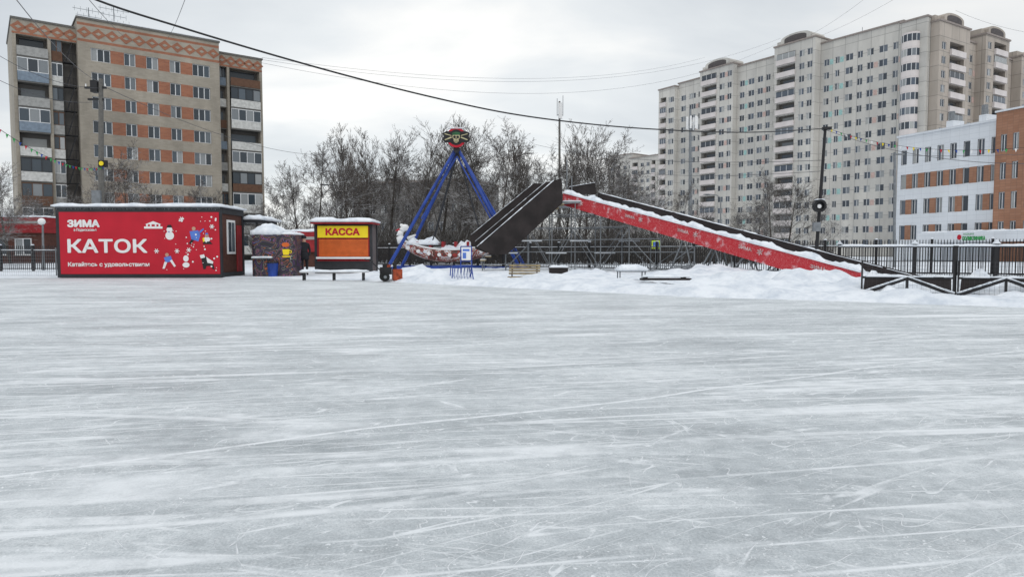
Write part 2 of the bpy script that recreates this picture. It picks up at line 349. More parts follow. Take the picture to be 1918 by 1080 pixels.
for i in range(len(xs)-1):
    for j in range(rows):
        a=i*(rows+1)+j; mb.f.append((a,a+rows+1,a+rows+2,a+1)); mb.m.append(0)
o=mb.build('snow_ground',SNOWG,smooth=True); o['kind']='structure'
# ------------------------------------------------------------ facade tools
def window_mesh(w_,h_,style='two'):
    m=MB(); t=.07
    m.box(0,w_,0,.08,0,t,0);m.box(0,w_,0,.08,h_-t,h_,0);m.box(0,t,0,.08,t,h_-t,0);m.box(w_-t,w_,0,.08,t,h_-t,0)
    if style=='two': cuts=[w_*.5]
    elif style=='three': cuts=[w_*.33,w_*.66]
    else: cuts=[]
    for c in cuts: m.box(c-.045,c+.045,0,.08,t,h_-t,0)
    ed=[t]+[q for c in cuts for q in (c-.045,c+.045)]+[w_-t]
    for i in range(0,len(ed),2): m.quad((ed[i],.05,t),(ed[i+1],.05,t),(ed[i+1],.05,h_-t),(ed[i],.05,h_-t),1)
    m.box(-.04,w_+.04,-.1,0,-.05,0,0)
    return m
def wall_grid(mb,x0,x1,z0,z1,ops,y,matf,depthdef=.18,extra_x=(),extra_z=()):
    X=sorted(set([x0,x1]+[round(o[0],4) for o in ops]+[round(o[1],4) for o in ops]+list(extra_x)))
    Z=sorted(set([z0,z1]+[round(o[2],4) for o in ops]+[round(o[3],4) for o in ops]+list(extra_z)))
    for i in range(len(X)-1):
        xc=(X[i]+X[i+1])/2; oo=[o for o in ops if o[0]<xc<o[1]]
        for j in range(len(Z)-1):
            zc=(Z[j]+Z[j+1])/2
            if any(o[2]<zc<o[3] for o in oo): continue
            mb.quad((X[i],y,Z[j]),(X[i+1],y,Z[j]),(X[i+1],y,Z[j+1]),(X[i],y,Z[j+1]),matf(xc,zc))
    for o in ops:
        a,b,c,d=o[:4]; dp=o[4] if len(o)>4 else depthdef; bm=o[5] if len(o)>5 else None
        mi=o[6] if len(o)>6 else 0
        mb.quad((a,y,c),(a,y+dp,c),(b,y+dp,c),(b,y,c),mi);mb.quad((a,y,d),(b,y,d),(b,y+dp,d),(a,y+dp,d),mi)
        mb.quad((a,y,c),(a,y,d),(a,y+dp,d),(a,y+dp,c),mi);mb.quad((b,y,c),(b,y+dp,c),(b,y+dp,d),(b,y,d),mi)
        if bm is not None: mb.quad((a,y+dp,c),(b,y+dp,c),(b,y+dp,d),(a,y+dp,d),bm)
def emit_parts(parent,name,lst,mats,plural):
    q=parent.location; r=parent.rotation_euler.to_matrix()
    lst=sorted(lst,key=lambda t:(q+r@Vector(t[2])).length)
    cache={}
    rest=MB()
    for i,(key,m,loc) in enumerate(lst):
        if i<100:
            if key in cache:
                o=cache[key].copy(); col.objects.link(o); o.location=loc
            else:
                o=m.build(name,mats,parent,loc=loc); cache[key]=o
        else:
            k=len(rest.v); rest.v+=[(v[0]+loc[0],v[1]+loc[1],v[2]+loc[2]) for v in m.v]
            rest.f+=[tuple(k+a for a in f) for f in m.f]; rest.m+=m.m
    if rest.v:
        o=rest.build(plural,mats,parent); o['kind']='stuff'; o['label']='the remaining small '+plural.replace('_',' ')
# ------------------------------------------------------------ nine storey brick block
p0=Vector((W(31,300,75).x,75,0)); th=math.radians(38); dvec=Vector((math.cos(th),math.sin(th),0)); p1=p0+dvec*30
def LXf(a,b):
    L=(Vector(b[:2])-Vector(a[:2])).length
    return lambda u,v=250: line_at(a,b,u,v)*L
lx=LXf(p0,p1)
bb=thing('apartment_building','nine storey beige and red brick apartment block with glazed loggias','apartment building',p0,th)
zc=lambda i:1.8+2.7*i
mb=MB(); xm0,xm1,xr=lx(149),lx(410),lx(493)
ops=[];wins=[]
cols=[(173,209,'three'),(234,255,'two'),(275,297,'two'),(318,338,'two'),(360,392,'three')]
wm={}
for i in range(9):
    for ua,ub,st in cols:
        a,b=lx(ua),lx(ub); ops.append((a,b,zc(i)-.72,zc(i)+.72,.16,None,2))
        k=(ua,)
        if k not in wm: wm[k]=window_mesh(b-a,1.44,st)
        wins.append((k,wm[k],(a,-.9+.12,zc(i)-.72)))
xa,xb=lx(209),lx(360)
def mf(x,z):
    for i in range(9):
        if abs(z-zc(i))<.72 and xa<x<xb: return 1
    if 24.7<z<25.0 or 26.5<z<26.8: return 1
    return 0
wall_grid(mb,xm0,xm1,0,27.2,ops,-.9,mf,extra_z=(24.7,25.0,26.5,26.8))
mb.quad((xm0,-.9,0),(xm0,-.9,27.2),(xm0,12,27.2),(xm0,12,0)); mb.quad((xm1,-.9,0),(xm1,12,0),(xm1,12,27.2),(xm1,-.9,27.2)); mb.quad((xm0,-.9,27.2),(xm1,-.9,27.2),(xm1,12,27.2),(xm0,12,27.2))
for a,b in ((0,xm0),(xm1,xr)):
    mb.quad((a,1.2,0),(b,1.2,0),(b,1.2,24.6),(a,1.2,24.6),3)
    mb.box(a,b,0,12,24.6,26.2,0)
mb.box(0,.35,-.02,12,0,24.6,0); mb.box(xr-.35,xr,-.02,12,0,24.6,0); mb.quad((xr,12,0),(0,12,0),(0,12,26),(xr,12,26))
mb.box(lx(95),lx(95)+.3,-.01,1.2,0,24.6,0)
mb.box(lx(432)-.3,lx(432),-.01,1.2,0,24.6,0)
mb.build('wall',[BEIGE,REDBR,CONC,LOGR],bb)
mb=MB()
def diamonds(xa_,xb_,y,zc_,n_):
    for i in range(n_):
        c=xa_+(i+.5)*(xb_-xa_)/n_; r=.62
        mb.prism([(c-r*1.2,zc_),(c,zc_-r),(c+r*1.2,zc_),(c,zc_+r)],y-.03,y+.05,0)
        mb.prism([(c-.3,zc_),(c,zc_-.18),(c+.3,zc_),(c,zc_+.18)],y-.05,y-.02,1)
diamonds(xm0,xm1,-.9,25.75,11); diamonds(0,xm0,0,25.4,5); diamonds(xm1,xr,0,25.4,5)
for a,b in ((0,xm0),(xm1,xr)):
    mb.box(a,b,-.03,.02,24.65,24.85,0)
mb.build('brick_frieze',[REDBR,BEIGE],bb)
mb=MB(); mb.box(xm0-.1,xm1+.1,-1.05,12.1,27.2,27.4,0); mb.box(-.1,xm0-.12,-.15,12.1,26.2,26.4,0); mb.box(xm1+.12,xr+.1,-.15,12.1,26.2,26.4,0); mb.box(xm0,xm1,-.95,12,27.4,27.5,1); mb.build('roof',[CONC,SNOW],bb)
emit_parts(bb,'window',wins,[FRAMEW,GLASS],'windows')
BLG=mat('blue_grey_parapet',(.20,.25,.31),.8); GRY=mat('grey_parapet',(.34,.34,.33),.8); BRN=mat('brown_parapet',(.13,.07,.045),.8); PALE=mat('pale_parapet',(.58,.58,.56),.8)
def balcony(a,b,z,y,parent,style,pm):
    m=MB(); m.box(a,b,y,1.2,z-.15,z,2); m.box(a,b,y-.06,y,z,z+1.0,0)
    if style!='open':
        n_=max(2,int((b-a)/.8))
        m.box(a,b,y-.05,y+.02,z+1.0,z+1.07,1); m.box(a,b,y-.05,y+.02,z+2.4,z+2.5,1)
        for i in range(n_+1):
            x=a+(b-a)*i/n_; m.box(max(a,x-.04),min(b,x+.04),y-.055,y+.01,z+1.07,z+2.4,1)
        for i in range(n_):
            x=a+(b-a)*i/n_; x2=a+(b-a)*(i+1)/n_; m.quad((x+.04,y-.01,z+1.07),(x2-.04,y-.01,z+1.07),(x2-.04,y-.01,z+2.4),(x+.04,y-.01,z+2.4),3)
    fm=FRAMEW if style=='white' else BRN if style=='brown' else DARK
    m.box(a+.3,b-.3,1.12,1.19,z+.7,z+2.1,3)
    return m.build('balcony',[pm,fm,CONC,GLASS],parent)
for i in range(9):
    z=zc(i)-1.05
    for a,b,y in ((.36,lx(95),-.25),(lx(95)+.31,lx(122),.3),(lx(433),xr-.36,-.25),(lx(413),lx(428),.6)):
        st=random.choice(['white','white','white','brown','open','dark','dark']); pm=random.choice([PALE,GRY,BLG,BRN,PALE,BRN,GRY])
        balcony(a,b,z,y,bb,st,pm)
for a,b in ((lx(124),lx(147)),):
    mb=MB()
    for i in range(9):
        z=zc(i)-1.05; mb.box(a,b,0,.9,z-.06,z,0)
        mb.beam((a+.2,.3,z),(b-.2,.3,z+2.7),.5,.12,0); mb.box(a,b,-.02,.02,z+.95,z+1.0,0)
        for k in range(5): xx=a+(b-a)*k/4; mb.box(xx-.02,xx+.02,-.015,.015,z,z+.95,0)
    mb.build('fire_escape',BLACK,bb)
def antenna(x,z,h,y=3):
    m=MB(); m.tube((x,y,z),(x,y,z+h),.05,n=5)
    for k in range(3):
        zz_=z+h-.3-k*.7; m.tube((x-1.6+k*.3,y,zz_),(x+1.6-k*.3,y,zz_),.03,n=4)
        for j in range(5): xx=x-1.4+k*.3+j*.6; m.tube((xx,y,zz_-.3),(xx,y,zz_+.3),.02,n=4)
    m.build('antenna',STEEL,bb)
antenna(lx(180),27.3,2.4); antenna(lx(228),27.3,3.0)
# ------------------------------------------------------------ panel blocks
ROOFE=mat('roof_edge',(.30,.26,.24),.8); DARKR=mat('arch_opening_shade',(.10,.09,.09),.9)
def panel_block(label,a,b,segs,nfl,fh,zb,wallm,cat='apartment building'):
    a=Vector((a[0],a[1],0)); b=Vector((b[0],b[1],0)); th=math.atan2(b.y-a.y,b.x-a.x); L=LXf(a,b)
    T=thing('apartment_building',label,cat,a,th)
    wall=MB(); wins=[]; bal=[]; roof=MB(); prot={}
    for (ua,ub,yo,top,cl,arch) in segs:
        x0,x1=L(ua),L(ub); ops=[]; patches=[]
        for (ca,cb_,ty) in cl:
            xa,xb=L(ca),L(cb_)
            xa=round(xa,3);xb=round(xb,3)
            for i in range(nfl):
                z=zb+fh*i
                if z+fh>top-.6: continue
                if ty in('w','wt','wp','n'):
                    ops.append((xa,xb,z+.85,z+2.35,.2,None,0)); k=('w',round(xb-xa,2))
                    if k not in prot: prot[k]=window_mesh(xb-xa,1.5,'two' if xb-xa<2 else 'three')
                    wins.append((k,prot[k],(xa,yo+.12,z+.85)))
                    if ty in('wt','wp') and i%2==(0 if ty=='wt' else 1): patches.append((xb+.15,xb+1.0,z+.9,z+2.1,3 if ty=='wt' else 4))
                elif ty=='l':
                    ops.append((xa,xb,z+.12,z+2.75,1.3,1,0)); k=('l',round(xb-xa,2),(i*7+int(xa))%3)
                    if k not in prot:
                        m=MB(); w_=xb-xa; m.box(-.05,w_+.05,-.45,0,0,.14,0); m.box(-.05,w_+.05,-.45,-.37,.14,1.2,0); m.box(-.05,.03,-.37,-.002,.14,1.2,0); m.box(w_-.03,w_+.05,-.37,-.002,.14,1.2,0)
                        if k[2]==1:
                            for q in range(4):
                                xx=w_*q/3; m.box(max(0,xx-.05),min(w_,xx+.05),-.2,-.12,.14,2.62,1)
                            m.quad((.0,-.16,1.1),(w_,-.16,1.1),(w_,-.16,2.62),(0,-.16,2.62),2)
                        m.quad((w_*.2,1.25,.4),(w_*.8,1.25,.4),(w_*.8,1.25,2.3),(w_*.2,1.25,2.3),2)
                        prot[k]=m
                    bal.append((k,prot[k],(xa,yo,z)))
                elif ty=='b':
                    k=('b',round(xb-xa,2))
                    if k not in prot:
                        m=MB(); w_=xb-xa; n_=6
                        pts=[(w_*(.5-.5*math.cos(math.pi*q/n_)),-1.5*math.sin(math.pi*q/n_)-.01) for q in range(n_+1)]
                        for q in range(n_):
                            (ax,ay),(bx,by)=pts[q],pts[q+1]
                            m.quad((ax,ay,0),(bx,by,0),(bx,by,1.15),(ax,ay,1.15),0); m.quad((ax,ay,1.15),(bx,by,1.15),(bx,by,2.6),(ax,ay,2.6),2)
                            m.quad((ax,ay,2.6),(bx,by,2.6),(bx,by,3.0),(ax,ay,3.0),0)
                            m.tube((ax,ay-.02,1.15),(ax,ay-.02,2.6),.07,n=4,mi=1)
                        prot[k]=m
                    bal.append((k,prot[k],(xa,yo,z)))
        wall_grid(wall,x0,x1,0,top,ops,yo,lambda x,z:0)
        for (xa,xb,za,zb_,mi) in patches: wall.box(xa,xb,yo-.03,yo+.01,za,zb_,mi)
        wall.quad((x0,yo,0),(x0,yo,top),(x0,13,top),(x0,13,0)); wall.quad((x1,yo,0),(x1,13,0),(x1,13,top),(x1,yo,top)); wall.quad((x0,13,0),(x0,13,top),(x1,13,top),(x1,13,0))
        roof.box(x0-.2,x1+.2,yo-.25,13,top,top+.35,0)
        if arch:
            c=(x0+x1)/2; r=(x1-x0)*arch; n_=10; zt_=top+.35
            out=[(c-r,zt_)]+[(c-r*math.cos(math.pi*q/n_),zt_+1.1+1.0*math.sin(math.pi*q/n_)) for q in range(n_+1)]+[(c+r,zt_)]
            roof.prism(out,yo+.25,yo+6,1)
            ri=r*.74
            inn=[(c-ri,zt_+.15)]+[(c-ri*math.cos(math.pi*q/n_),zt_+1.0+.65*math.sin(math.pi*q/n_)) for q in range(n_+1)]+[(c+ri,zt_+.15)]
            roof.prism(inn,yo+.18,yo+.3,3)  # dark plate on the solid arch, painting the shade of an opening
            roof.box(x0,c-r-.02,yo+1,yo+7,zt_,zt_+1.1,1)
        else:
            if x1-x0>12:
                for q in range(int((x1-x0)/9)): xx=x0+4+q*9; roof.box(xx,xx+1.6,4,6,top+.35,top+1.3,1); roof.tube((xx+3,5,top+.3),(xx+3,5,top+U(1.5,3)),.06,n=4,mi=2)
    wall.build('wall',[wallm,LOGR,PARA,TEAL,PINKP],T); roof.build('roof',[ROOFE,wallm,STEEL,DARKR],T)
    emit_parts(T,'window',wins,[FRAMEW,GLASSF],'windows'); emit_parts(T,'balcony',bal,[PARA,FRAMEW,GLASSF],'balconies')
    return T,L
PL=Vector((W(1240,250,206).x,206,0)); PR=Vector((W(1735,250,143).x,143,0))
panel_block('long cream sixteen storey panel block with stacked loggias',PL,PR,[
 (1240,1270,-1.5,48.5,[(1243,1254,'l'),(1258,1268,'w')],0),
 (1270,1318,0,49.3,[(1275,1284,'w'),(1290,1302,'wp'),(1307,1315,'w')],0),
 (1318,1380,-1.8,50.3,[(1322,1349,'l'),(1354,1364,'wp'),(1369,1377,'w')],.36),
 (1380,1458,0,49.6,[(1384,1393,'wt'),(1400,1411,'w'),(1417,1427,'wp'),(1433,1441,'w'),(1447,1455,'w')],0),
 (1458,1534,-2.2,51.0,[(1463,1497,'l'),(1504,1514,'w'),(1519,1529,'w')],.36),
 (1534,1686,0,49.6,[(1540,1550,'wt'),(1561,1569,'wt'),(1580,1594,'w'),(1602,1612,'w'),(1620,1632,'wp'),(1642,1658,'w'),(1668,1678,'wp')],0),
 (1686,1735,-1.0,49.0,[(1690,1722,'b')],0)],16,3.0,1.4,PANEL)
PL2=Vector((W(1735,250,143).x,143.2,0)); PR2=Vector((W(1960,250,172).x,172,0))
panel_block('brown and beige high rise wing with stacked white balconies',PL2,PR2,[
 (1735,1792,-2.0,47.9,[(1740,1748,'w'),(1755,1782,'l')],.32),
 (1792,1822,0,46.6,[(1797,1804,'w'),(1809,1817,'wp')],0),
 (1822,1866,-2.0,48.3,[(1826,1833,'w'),(1838,1860,'l')],.36),
 (1866,1890,0,45.4,[(1871,1879,'w')],0),
 (1890,1960,-2.0,46.0,[(1894,1902,'w'),(1908,1930,'l'),(1938,1950,'w')],.3)],16,2.9,1.0,PANELB)
A=Vector((W(1140,350,275).x,275,0)); B=Vector((W(1237,350,255).x,255,0))
panel_block('distant pale panel block seen between bare trees',A,B,[(1140,1185,0,38.5,[(1144,1150,'w'),(1155,1162,'l'),(1168,1174,'w'),(1178,1183,'w')],0),(1185,1237,-1.5,36.5,[(1190,1200,'l'),(1205,1211,'w'),(1216,1222,'w'),(1226,1233,'l')],0)],12,3.0,2,PANEL)
A=Vector((W(660,400,115).x,115,0)); B=Vector((W(880,400,108).x,108,0))
GREYW=brickmat('grey_brick',(.22,.21,.20),(.19,.18,.175),(.15,.15,.15),.5,.2,.02,dirt=.3)
panel_block('low grey brick block behind the bare trees',A,B,[(660,880,0,12.2,[(u,u+11,'w') for u in range(668,870,22)],0)],4,2.9,.6,GREYW)
# clinic
A=Vector((W(1680,350,91).x,91,0)); B=Vector((W(1918,350,76).x,76,0)); th=math.atan2(B.y-A.y,B.x-A.x); L=LXf(A,B)
cl=thing('clinic_building','four storey white and brown tiled clinic with narrow windows','building',A,th)
mb=MB(); ops=[];wins=[];x1=L(1872); x2=L(2060)
zr=[3.55,6.85,10.15,13.3]
ccols=[(1690,1700),(1711,1722),(1734,1745),(1757,1769),(1781,1793),(1806,1818),(1832,1845),(1858,1867),(1882,1893),(1905,1916),(1930,1945),(1965,1980)]
for z in zr:
    for ua,ub in ccols:
        a,b=round(L(ua),3),round(L(ub),3)
        if ua<1870: ops.append((a,b,z-.95,z+.95,.2,None,2)); wins.append(((ua,),window_mesh(b-a,1.9,'two' if b-a>.8 else 'one'),(a,.12,z-.95)))
ops2=[(round(L(ua),3),round(L(ub),3),z-.95,z+.95,.2,None,2) for z in zr for ua,ub in ccols if ua>1870]
for o_ in ops2: wins.append((('r',o_[0]),window_mesh(o_[1]-o_[0],1.9,'two'),(o_[0],-.6+.12,o_[2])))
def cmf(x,z):
    for k,zz_ in enumerate(zr):
        if abs(z-zz_)<.95:
            if k==3: return 0
            for j,(ua,ub) in enumerate(ccols[:7]):
                if L(ub)<x<L(ccols[j+1][0]) and (j%2==0 or k==2): return 1
    return 0
wall_grid(mb,0,x1,0,16,ops,0,cmf)
wall_grid(mb,x1,x2,0,16.8,ops2,-.6,lambda x,z:1)
mb.quad((x1,-.6,0),(x1,-.6,16.8),(x1,14,16.8),(x1,14,0),1); mb.quad((0,0,0),(0,0,16),(0,14,16),(0,14,0),0); mb.quad((x2,-.6,0),(x2,14,0),(x2,14,16.8),(x2,-.6,16.8),1); mb.quad((0,14,0),(0,14,16),(x2,14,16),(x2,14,0),0)
mb.quad((0,0,16),(x1,0,16),(x1,14,16),(0,14,16)); mb.quad((x1,-.6,16.8),(x2,-.6,16.8),(x2,14,16.8),(x1,14,16.8))
mb.build('wall',[CLIN,CLINB,STEEL],cl)
mb=MB(); mb.box(-.15,x1-.01,-.15,.3,16,16.25,0); mb.box(x1-.1,x2,-.75,0,16.8,17,0)
for q in (1740,1800): xx=L(q); mb.box(xx,xx+.9,3,5,16,17.6,0); mb.tube((xx+.4,3.4,17.6),(xx+.4,3.4,18.8),.35,n=10,mi=1)
mb.build('roof',[CLIN,STEEL],cl); emit_parts(cl,'window',wins,[FRAMEW,GLASSF],'windows')
mb=MB(); mb.box(L(1760),L(2000),-3.2,-.62,2.2,3.3,0); mb.slab(L(1760),L(2000),-3.2,-.62,3.3,.25,1)
for q in (1765,1830,1900): mb.tube((L(q),-2.9,0),(L(q),-2.9,2.2),.12)
mb.build('canopy',[CLIN,SNOW],cl)
text_mesh('sign_lettering','ПОЛИКЛИНИКА',cl,L(1846),L(1890),2.35,2.85,-3.22,GRN,.05); text_mesh('sign_lettering','МЕДИЦИНА',cl,L(1848),L(1868),2.95,3.2,-3.22,GRN)
mb=MB(); mb.disc(L(1840),2.75,.25,.3,-3.24,-3.2,0); mb.build('sign_emblem',RED,cl)
def shop(u0,u1,Y,vt,label):
    a=W(u0,vt,Y); b=W(u1,vt,Y); T=thing('shop',label,'shop',(a.x,Y,0))
    w_=b.x-a.x; h=a.z; m=MB(); m.box(0,w_,0,8,0,h-1.4,0); m.box(-.1,w_+.1,-.3,8.1,h-1.4,h,1); m.box(-.12,w_+.12,-.34,-.3,h-.55,h-.35,2); m.build('wall',[BROWN,REDB,GRY],T)
    m=MB(); m.slab(-.1,w_+.1,-.3,8.1,h,.2); m.build('roof_snow',SNOW,T,smooth=True)
    for k in range(int(w_/2.2)):
        window_mesh(1.5,1.5).build('window',[FRAMEW,GLASS],T,loc=(.5+k*2.2,-.09,.8))
shop(-120,84,62,407,'low red fronted shop with snow on its flat roof'); shop(505,600,48,434,'small red kiosk behind the skate hire cabin')
# ------------------------------------------------------------ bare trees
def tree_meshes(seed,height,upright,nbr,lev,spread,radius):
    rnd=random.Random(seed); trunk=MB(); crown=MB()
    def seg(p,d,length,r,level):
        n_=6 if level==0 else 4 if level==1 else 2
        pts=[p.copy()]; dd=d.copy(); rr=[r]; end=r*.25 if level else r*.08
        for i in range(n_):
            dd=(dd+Vector((rnd.uniform(-1,1),rnd.uniform(-1,1),rnd.uniform(-.3,.5)+upright*.22))*(.15 if level else .08)).normalized()
            p=p+dd*(length/n_); pts.append(p.copy()); rr.append(r+(end-r)*(i+1)/n_)
        for i in range(n_):
            tgt=trunk if level==0 else crown
            mn=.009 if level>=3 else .011
            tgt.tube(pts[i],pts[i+1],max(rr[i],mn),max(rr[i+1],mn*.8),n=7 if level==0 else 4 if level==1 else 3,mi=0,cap=False)
        if level>=lev: return
        nb=nbr[level]
        for b in range(nb):
            t=rnd.uniform(.18 if level==0 else .12,.97 if level==0 else 1.0) if b>0 else 1.0
            k=min(n_-1,int(t*n_)); fr=t*n_-k; q=pts[k].lerp(pts[k+1],fr); base=(pts[k+1]-pts[k]).normalized()
            a=rnd.uniform(0,2*math.pi); o1=base.orthogonal().normalized(); o2=base.cross(o1)
            ang=rnd.uniform(*spread)*(1 if b else .3)
            nd=(base*math.cos(ang)+(o1*math.cos(a)+o2*math.sin(a))*math.sin(ang)); nd.z+=upright*.25; nd.normalize()
            rl=(1-.66*t) if level==0 else rnd.uniform(.6,1)
            ln=length*(.56 if level==0 else .50)*rl*rnd.uniform(.55,1.2)
            seg(q,nd,ln,max(.010,(rr[k]+(rr[k+1]-rr[k])*fr)*.42),level+1)
    seg(Vector((0,0,-.1)),Vector((0,0,1)),height,radius,0)
    return trunk,crown
PROTO=[]
specs=[(1,10.5,.8,[26,8,7,4],4,(.35,.75),.14),(2,10.5,.45,[26,9,7,4],4,(.45,.95),.14),(3,9.5,.15,[24,9,8,4],4,(.55,1.15),.12),(5,10,1.0,[28,8,6,4],4,(.3,.6),.12)]
LB=['bare upright tree with snow dusted branches beyond the fence','bare spreading tree with snow on its twigs','small bare tree with wide drooping twigs','slim bare tree with close upright branches']
hts=[]
for i,s in enumerate(specs):
    t,c=tree_meshes(*s)
    T=thing('tree',LB[i],'tree',(0,0,0)); T['group']='bare trees behind the rink'
    t.build('trunk',BARK,T); c.build('crown',TWIG,T)
    hts.append(max(v[2] for v in c.v)); PROTO.append(T)
used=set()
def plant(u,vt,Y,k,wd=1.0):
    p=W(u,vt,Y); s=p.z/hts[k]; loc=(p.x,Y,0); rz=U(0,6.28)
    sc_=(s*wd,s*wd,s)
    if k not in used:
        used.add(k); o=PROTO[k]; o.location=loc; o.rotation_euler=(0,0,rz); o.scale=sc_
    else: copy_thing(PROTO[k],loc,rz,sc_)
for a in [(592,240,60,2),(560,300,66,1),(528,330,62,2),(648,225,58,3),(690,225,62,0),(725,235,64,1),(785,228,60,0),(822,222,66,1),(905,215,62,1),(940,206,58,2),(968,228,64,3),(1012,262,62,2),(1060,225,66,0),(1098,228,60,1),(1138,240,64,2),(1172,290,66,2),
          (620,300,80,1),(665,290,78,2),(740,290,82,1),(765,290,75,2),(855,290,80,1),(880,270,76,2),(925,280,78,2),(990,280,82,1),(1040,290,76,2),(1080,285,80,1),(1120,300,78,2),(1195,340,80,1),(1225,340,76,2),(1250,360,82,1),(510,370,75,2),(580,350,74,1),(700,300,72,2),(800,300,72,2),(1150,310,72,2),
          (1448,305,58,2),(1475,330,66,1),(1420,360,70,2),(228,262,52,2),(205,300,56,1),(12,295,60,1),(-25,300,52,2),(355,325,60,2),(385,350,64,1),(75,350,68,2),(1380,385,80,2),(1320,390,82,1),(1530,380,84,2),(1275,330,90,2),(300,345,66,1),(150,340,70,2)]:
    plant(*a,wd=U(.95,1.3))
rnd=random.Random(9); mb=MB()
for i in range(2800):
    u=rnd.uniform(480,1560); Y=rnd.uniform(56,92); p=W(u,400,Y); h=rnd.uniform(1.5,4.6)*(1 if u<1260 else .55); b_=Vector((p.x,Y,0))
    for k in range(4):
        d=Vector((rnd.uniform(-.5,.5),rnd.uniform(-.5,.5),1)); e_=b_+d*h*rnd.uniform(.5,1); mb.tube(b_,e_,.024,.011,n=3,cap=False)
        q=b_.lerp(e_,.5); mb.tube(q,q+Vector((rnd.uniform(-1,1),rnd.uniform(-1,1),.9))*h*.35,.016,.01,n=3,cap=False)
o=mb.build('undergrowth',BARK); o['kind']='stuff'; tag(o,'tangle of bare bushes and saplings behind the fence','bushes')
# ------------------------------------------------------------ iron fence
def fence_run(a,b,h,pan,label,grp):
    a=Vector((a[0],a[1],0)); b=Vector((b[0],b[1],0)); n_=max(1,int(round((b-a).length/pan))); d=(b-a)/n_; th=math.atan2(d.y,d.x); Lp=d.length
    T=thing('iron_fence',label,'fence',a,th,grp)
    m=MB(); m.box(-.05,.05,-.05,.05,0,h+.08); m.build('post',BLACK,T)
    m=MB(); m.box(.05,Lp-.05,-.02,.02,.15,.2); m.box(.05,Lp-.05,-.02,.02,h-.25,h-.2); k=int(Lp/.11)
    for i in range(1,k): x=i*Lp/k; m.tube((x,0,.1),(x,0,h-.03),.02,n=4); m.tube((x,0,h-.03),(x,0,h+.08),.026,.002,n=4)
    m.build('railing',BLACK,T)
    m=MB(); m.slab(.03,Lp-.03,-.035,.035,h-.2,.03,step=.12); m.slab(-.06,.06,-.06,.06,h+.08,.07,step=.04); m.build('snow_cover',SNOW,T,smooth=True)
    for i in range(1,n_): copy_thing(T,a+d*i,th)
FA=(-11,53);FB=(22,27.5)
fence_run(FA,FB,1.6,2.2,'black iron picket fence section with snow on its rail','fence around the rink')
fence_run((W(-60,480,38).x,38),(W(118,480,38).x,38.2),1.4,2.0,'black iron picket fence section beside the cabin','fence beside the cabin')
T=thing('fence','long dark fence with snow capped beam and square pillars','fence',(14.6,30.5,0),math.atan2(-4.5,9.5))
m=MB(); m.box(0,11,-.05,.05,1.30,1.35); m.box(0,11,-.03,.03,.2,.25); m.build('rail',BLACK,T); m=MB(); m.slab(-.05,11,-.1,.1,1.35,.14,step=.14); m.build('snow_cover',SNOW,T,smooth=True)
for x in (0,2.9,5.8,8.7,11):
    m=MB(); m.box(x-.07,x+.07,-.09,.09,0,1.45); m.prism([(x-.14,1.45),(x+.14,1.45),(x,1.62)],-.14,.14,1); m.build('pillar',[BLACK,SNOW],T)
m=MB()
for i in range(122): x=.06+i*.09; m.tube((x,0,.1),(x,0,1.30),.014,n=4)
m.build('pickets',BLACK,T)
WIRE=mat('wire',(.1,.1,.11),.5,metal=.4)
ga=G(1612,556); gb=G(1792,559); gc=G(1985,564)
for k,(a,b) in enumerate(((ga,gb),(gb,gc))):
    th=math.atan2(b.y-a.y,b.x-a.x); Lp=(b-a).length-.06
    T=thing('gate_leaf','low black gate leaf with diagonal braces and wire mesh above','gate',(a.x,a.y,.02),th,'rink gate leaves')
    m=MB(); m.box(0,.035,-.02,.02,0,.90); m.box(Lp-.035,Lp,-.02,.02,0,.90); m.box(.035,Lp-.035,-.01,.01,.875,.89); m.box(.035,Lp-.035,-.02,.02,.02,.06); m.box(.035,Lp-.035,-.02,.02,.45,.50)
    m.beam((.05,-.03,.07),(Lp*.5,-.03,.46),.04,.07); m.beam((Lp*.5,-.03,.46),(Lp-.05,-.03,.07),.04,.07); m.box(Lp*.5-.025,Lp*.5+.025,-.045,.03,.06,.45); m.build('frame',BLACK,T)
    m=MB(); m.prism([(Lp*.10,.17),(Lp*.46,.45),(.08,.45),(.06,.17)],.0,.012); m.prism([(Lp*.54,.45),(Lp-.10,.15),(Lp-.06,.15),(Lp-.07,.45)],.0,.012)
    m.build('board',PLY,T)
    m=MB()
    for i in range(int(Lp/.1)): x=.05+i*.1; m.tube((x,0,.07),(x,0,.88),.0022,n=3)
    for i in range(9): z=.1+i*.095; m.tube((.05,0,z),(Lp-.05,0,z),.0022,n=3)
    m.build('wire_mesh',WIRE,T)
    m=MB(); m.slab(.1,Lp*.97,-.03,.06,.50,.05,step=.06,seed=k,rough=1.4); m.slab(.0,Lp,-.35,.1,-.04,.18,step=.08,seed=k+4,rough=1.4); m.slab(.0,Lp,.1,1.3,-.04,.44,step=.1,seed=k+4,rough=.9)
    for i in range(10):
        for sgn in (0,1):
            t0,t1=i/10,(i+1)/10; xa_=Lp*.5*t0 if not sgn else Lp-Lp*.5*t0; xb_=Lp*.5*t1 if not sgn else Lp-Lp*.5*t1
            m.beam((xa_,-.03,.12+.39*t0),(xb_,-.03,.12+.39*t1),.05,.02+.025*R())
    m.build('snow_cover',SNOW,T,smooth=True)
T=thing('gate_post','dark square gate post between the gate leaves','post',(gb.x-.02,gb.y+.04,0)); m=MB(); m.box(-.028,.028,-.0,.056,0,1.25); m.build('post',BLACK,T); m=MB(); m.box(-.04,.04,-.012,.068,1.25,1.28); m.build('cap',BLACK,T)
a=W(-20,480,31)
T=thing('mesh_fence','light wire mesh fence beside the red cabin','fence',(a.x,31,0)); w_=W(104,480,31).x-a.x
m=MB()
for i in range(int(w_/.1)+1): m.tube((i*.1,0,.02),(i*.1,0,1.25),.004,n=3)
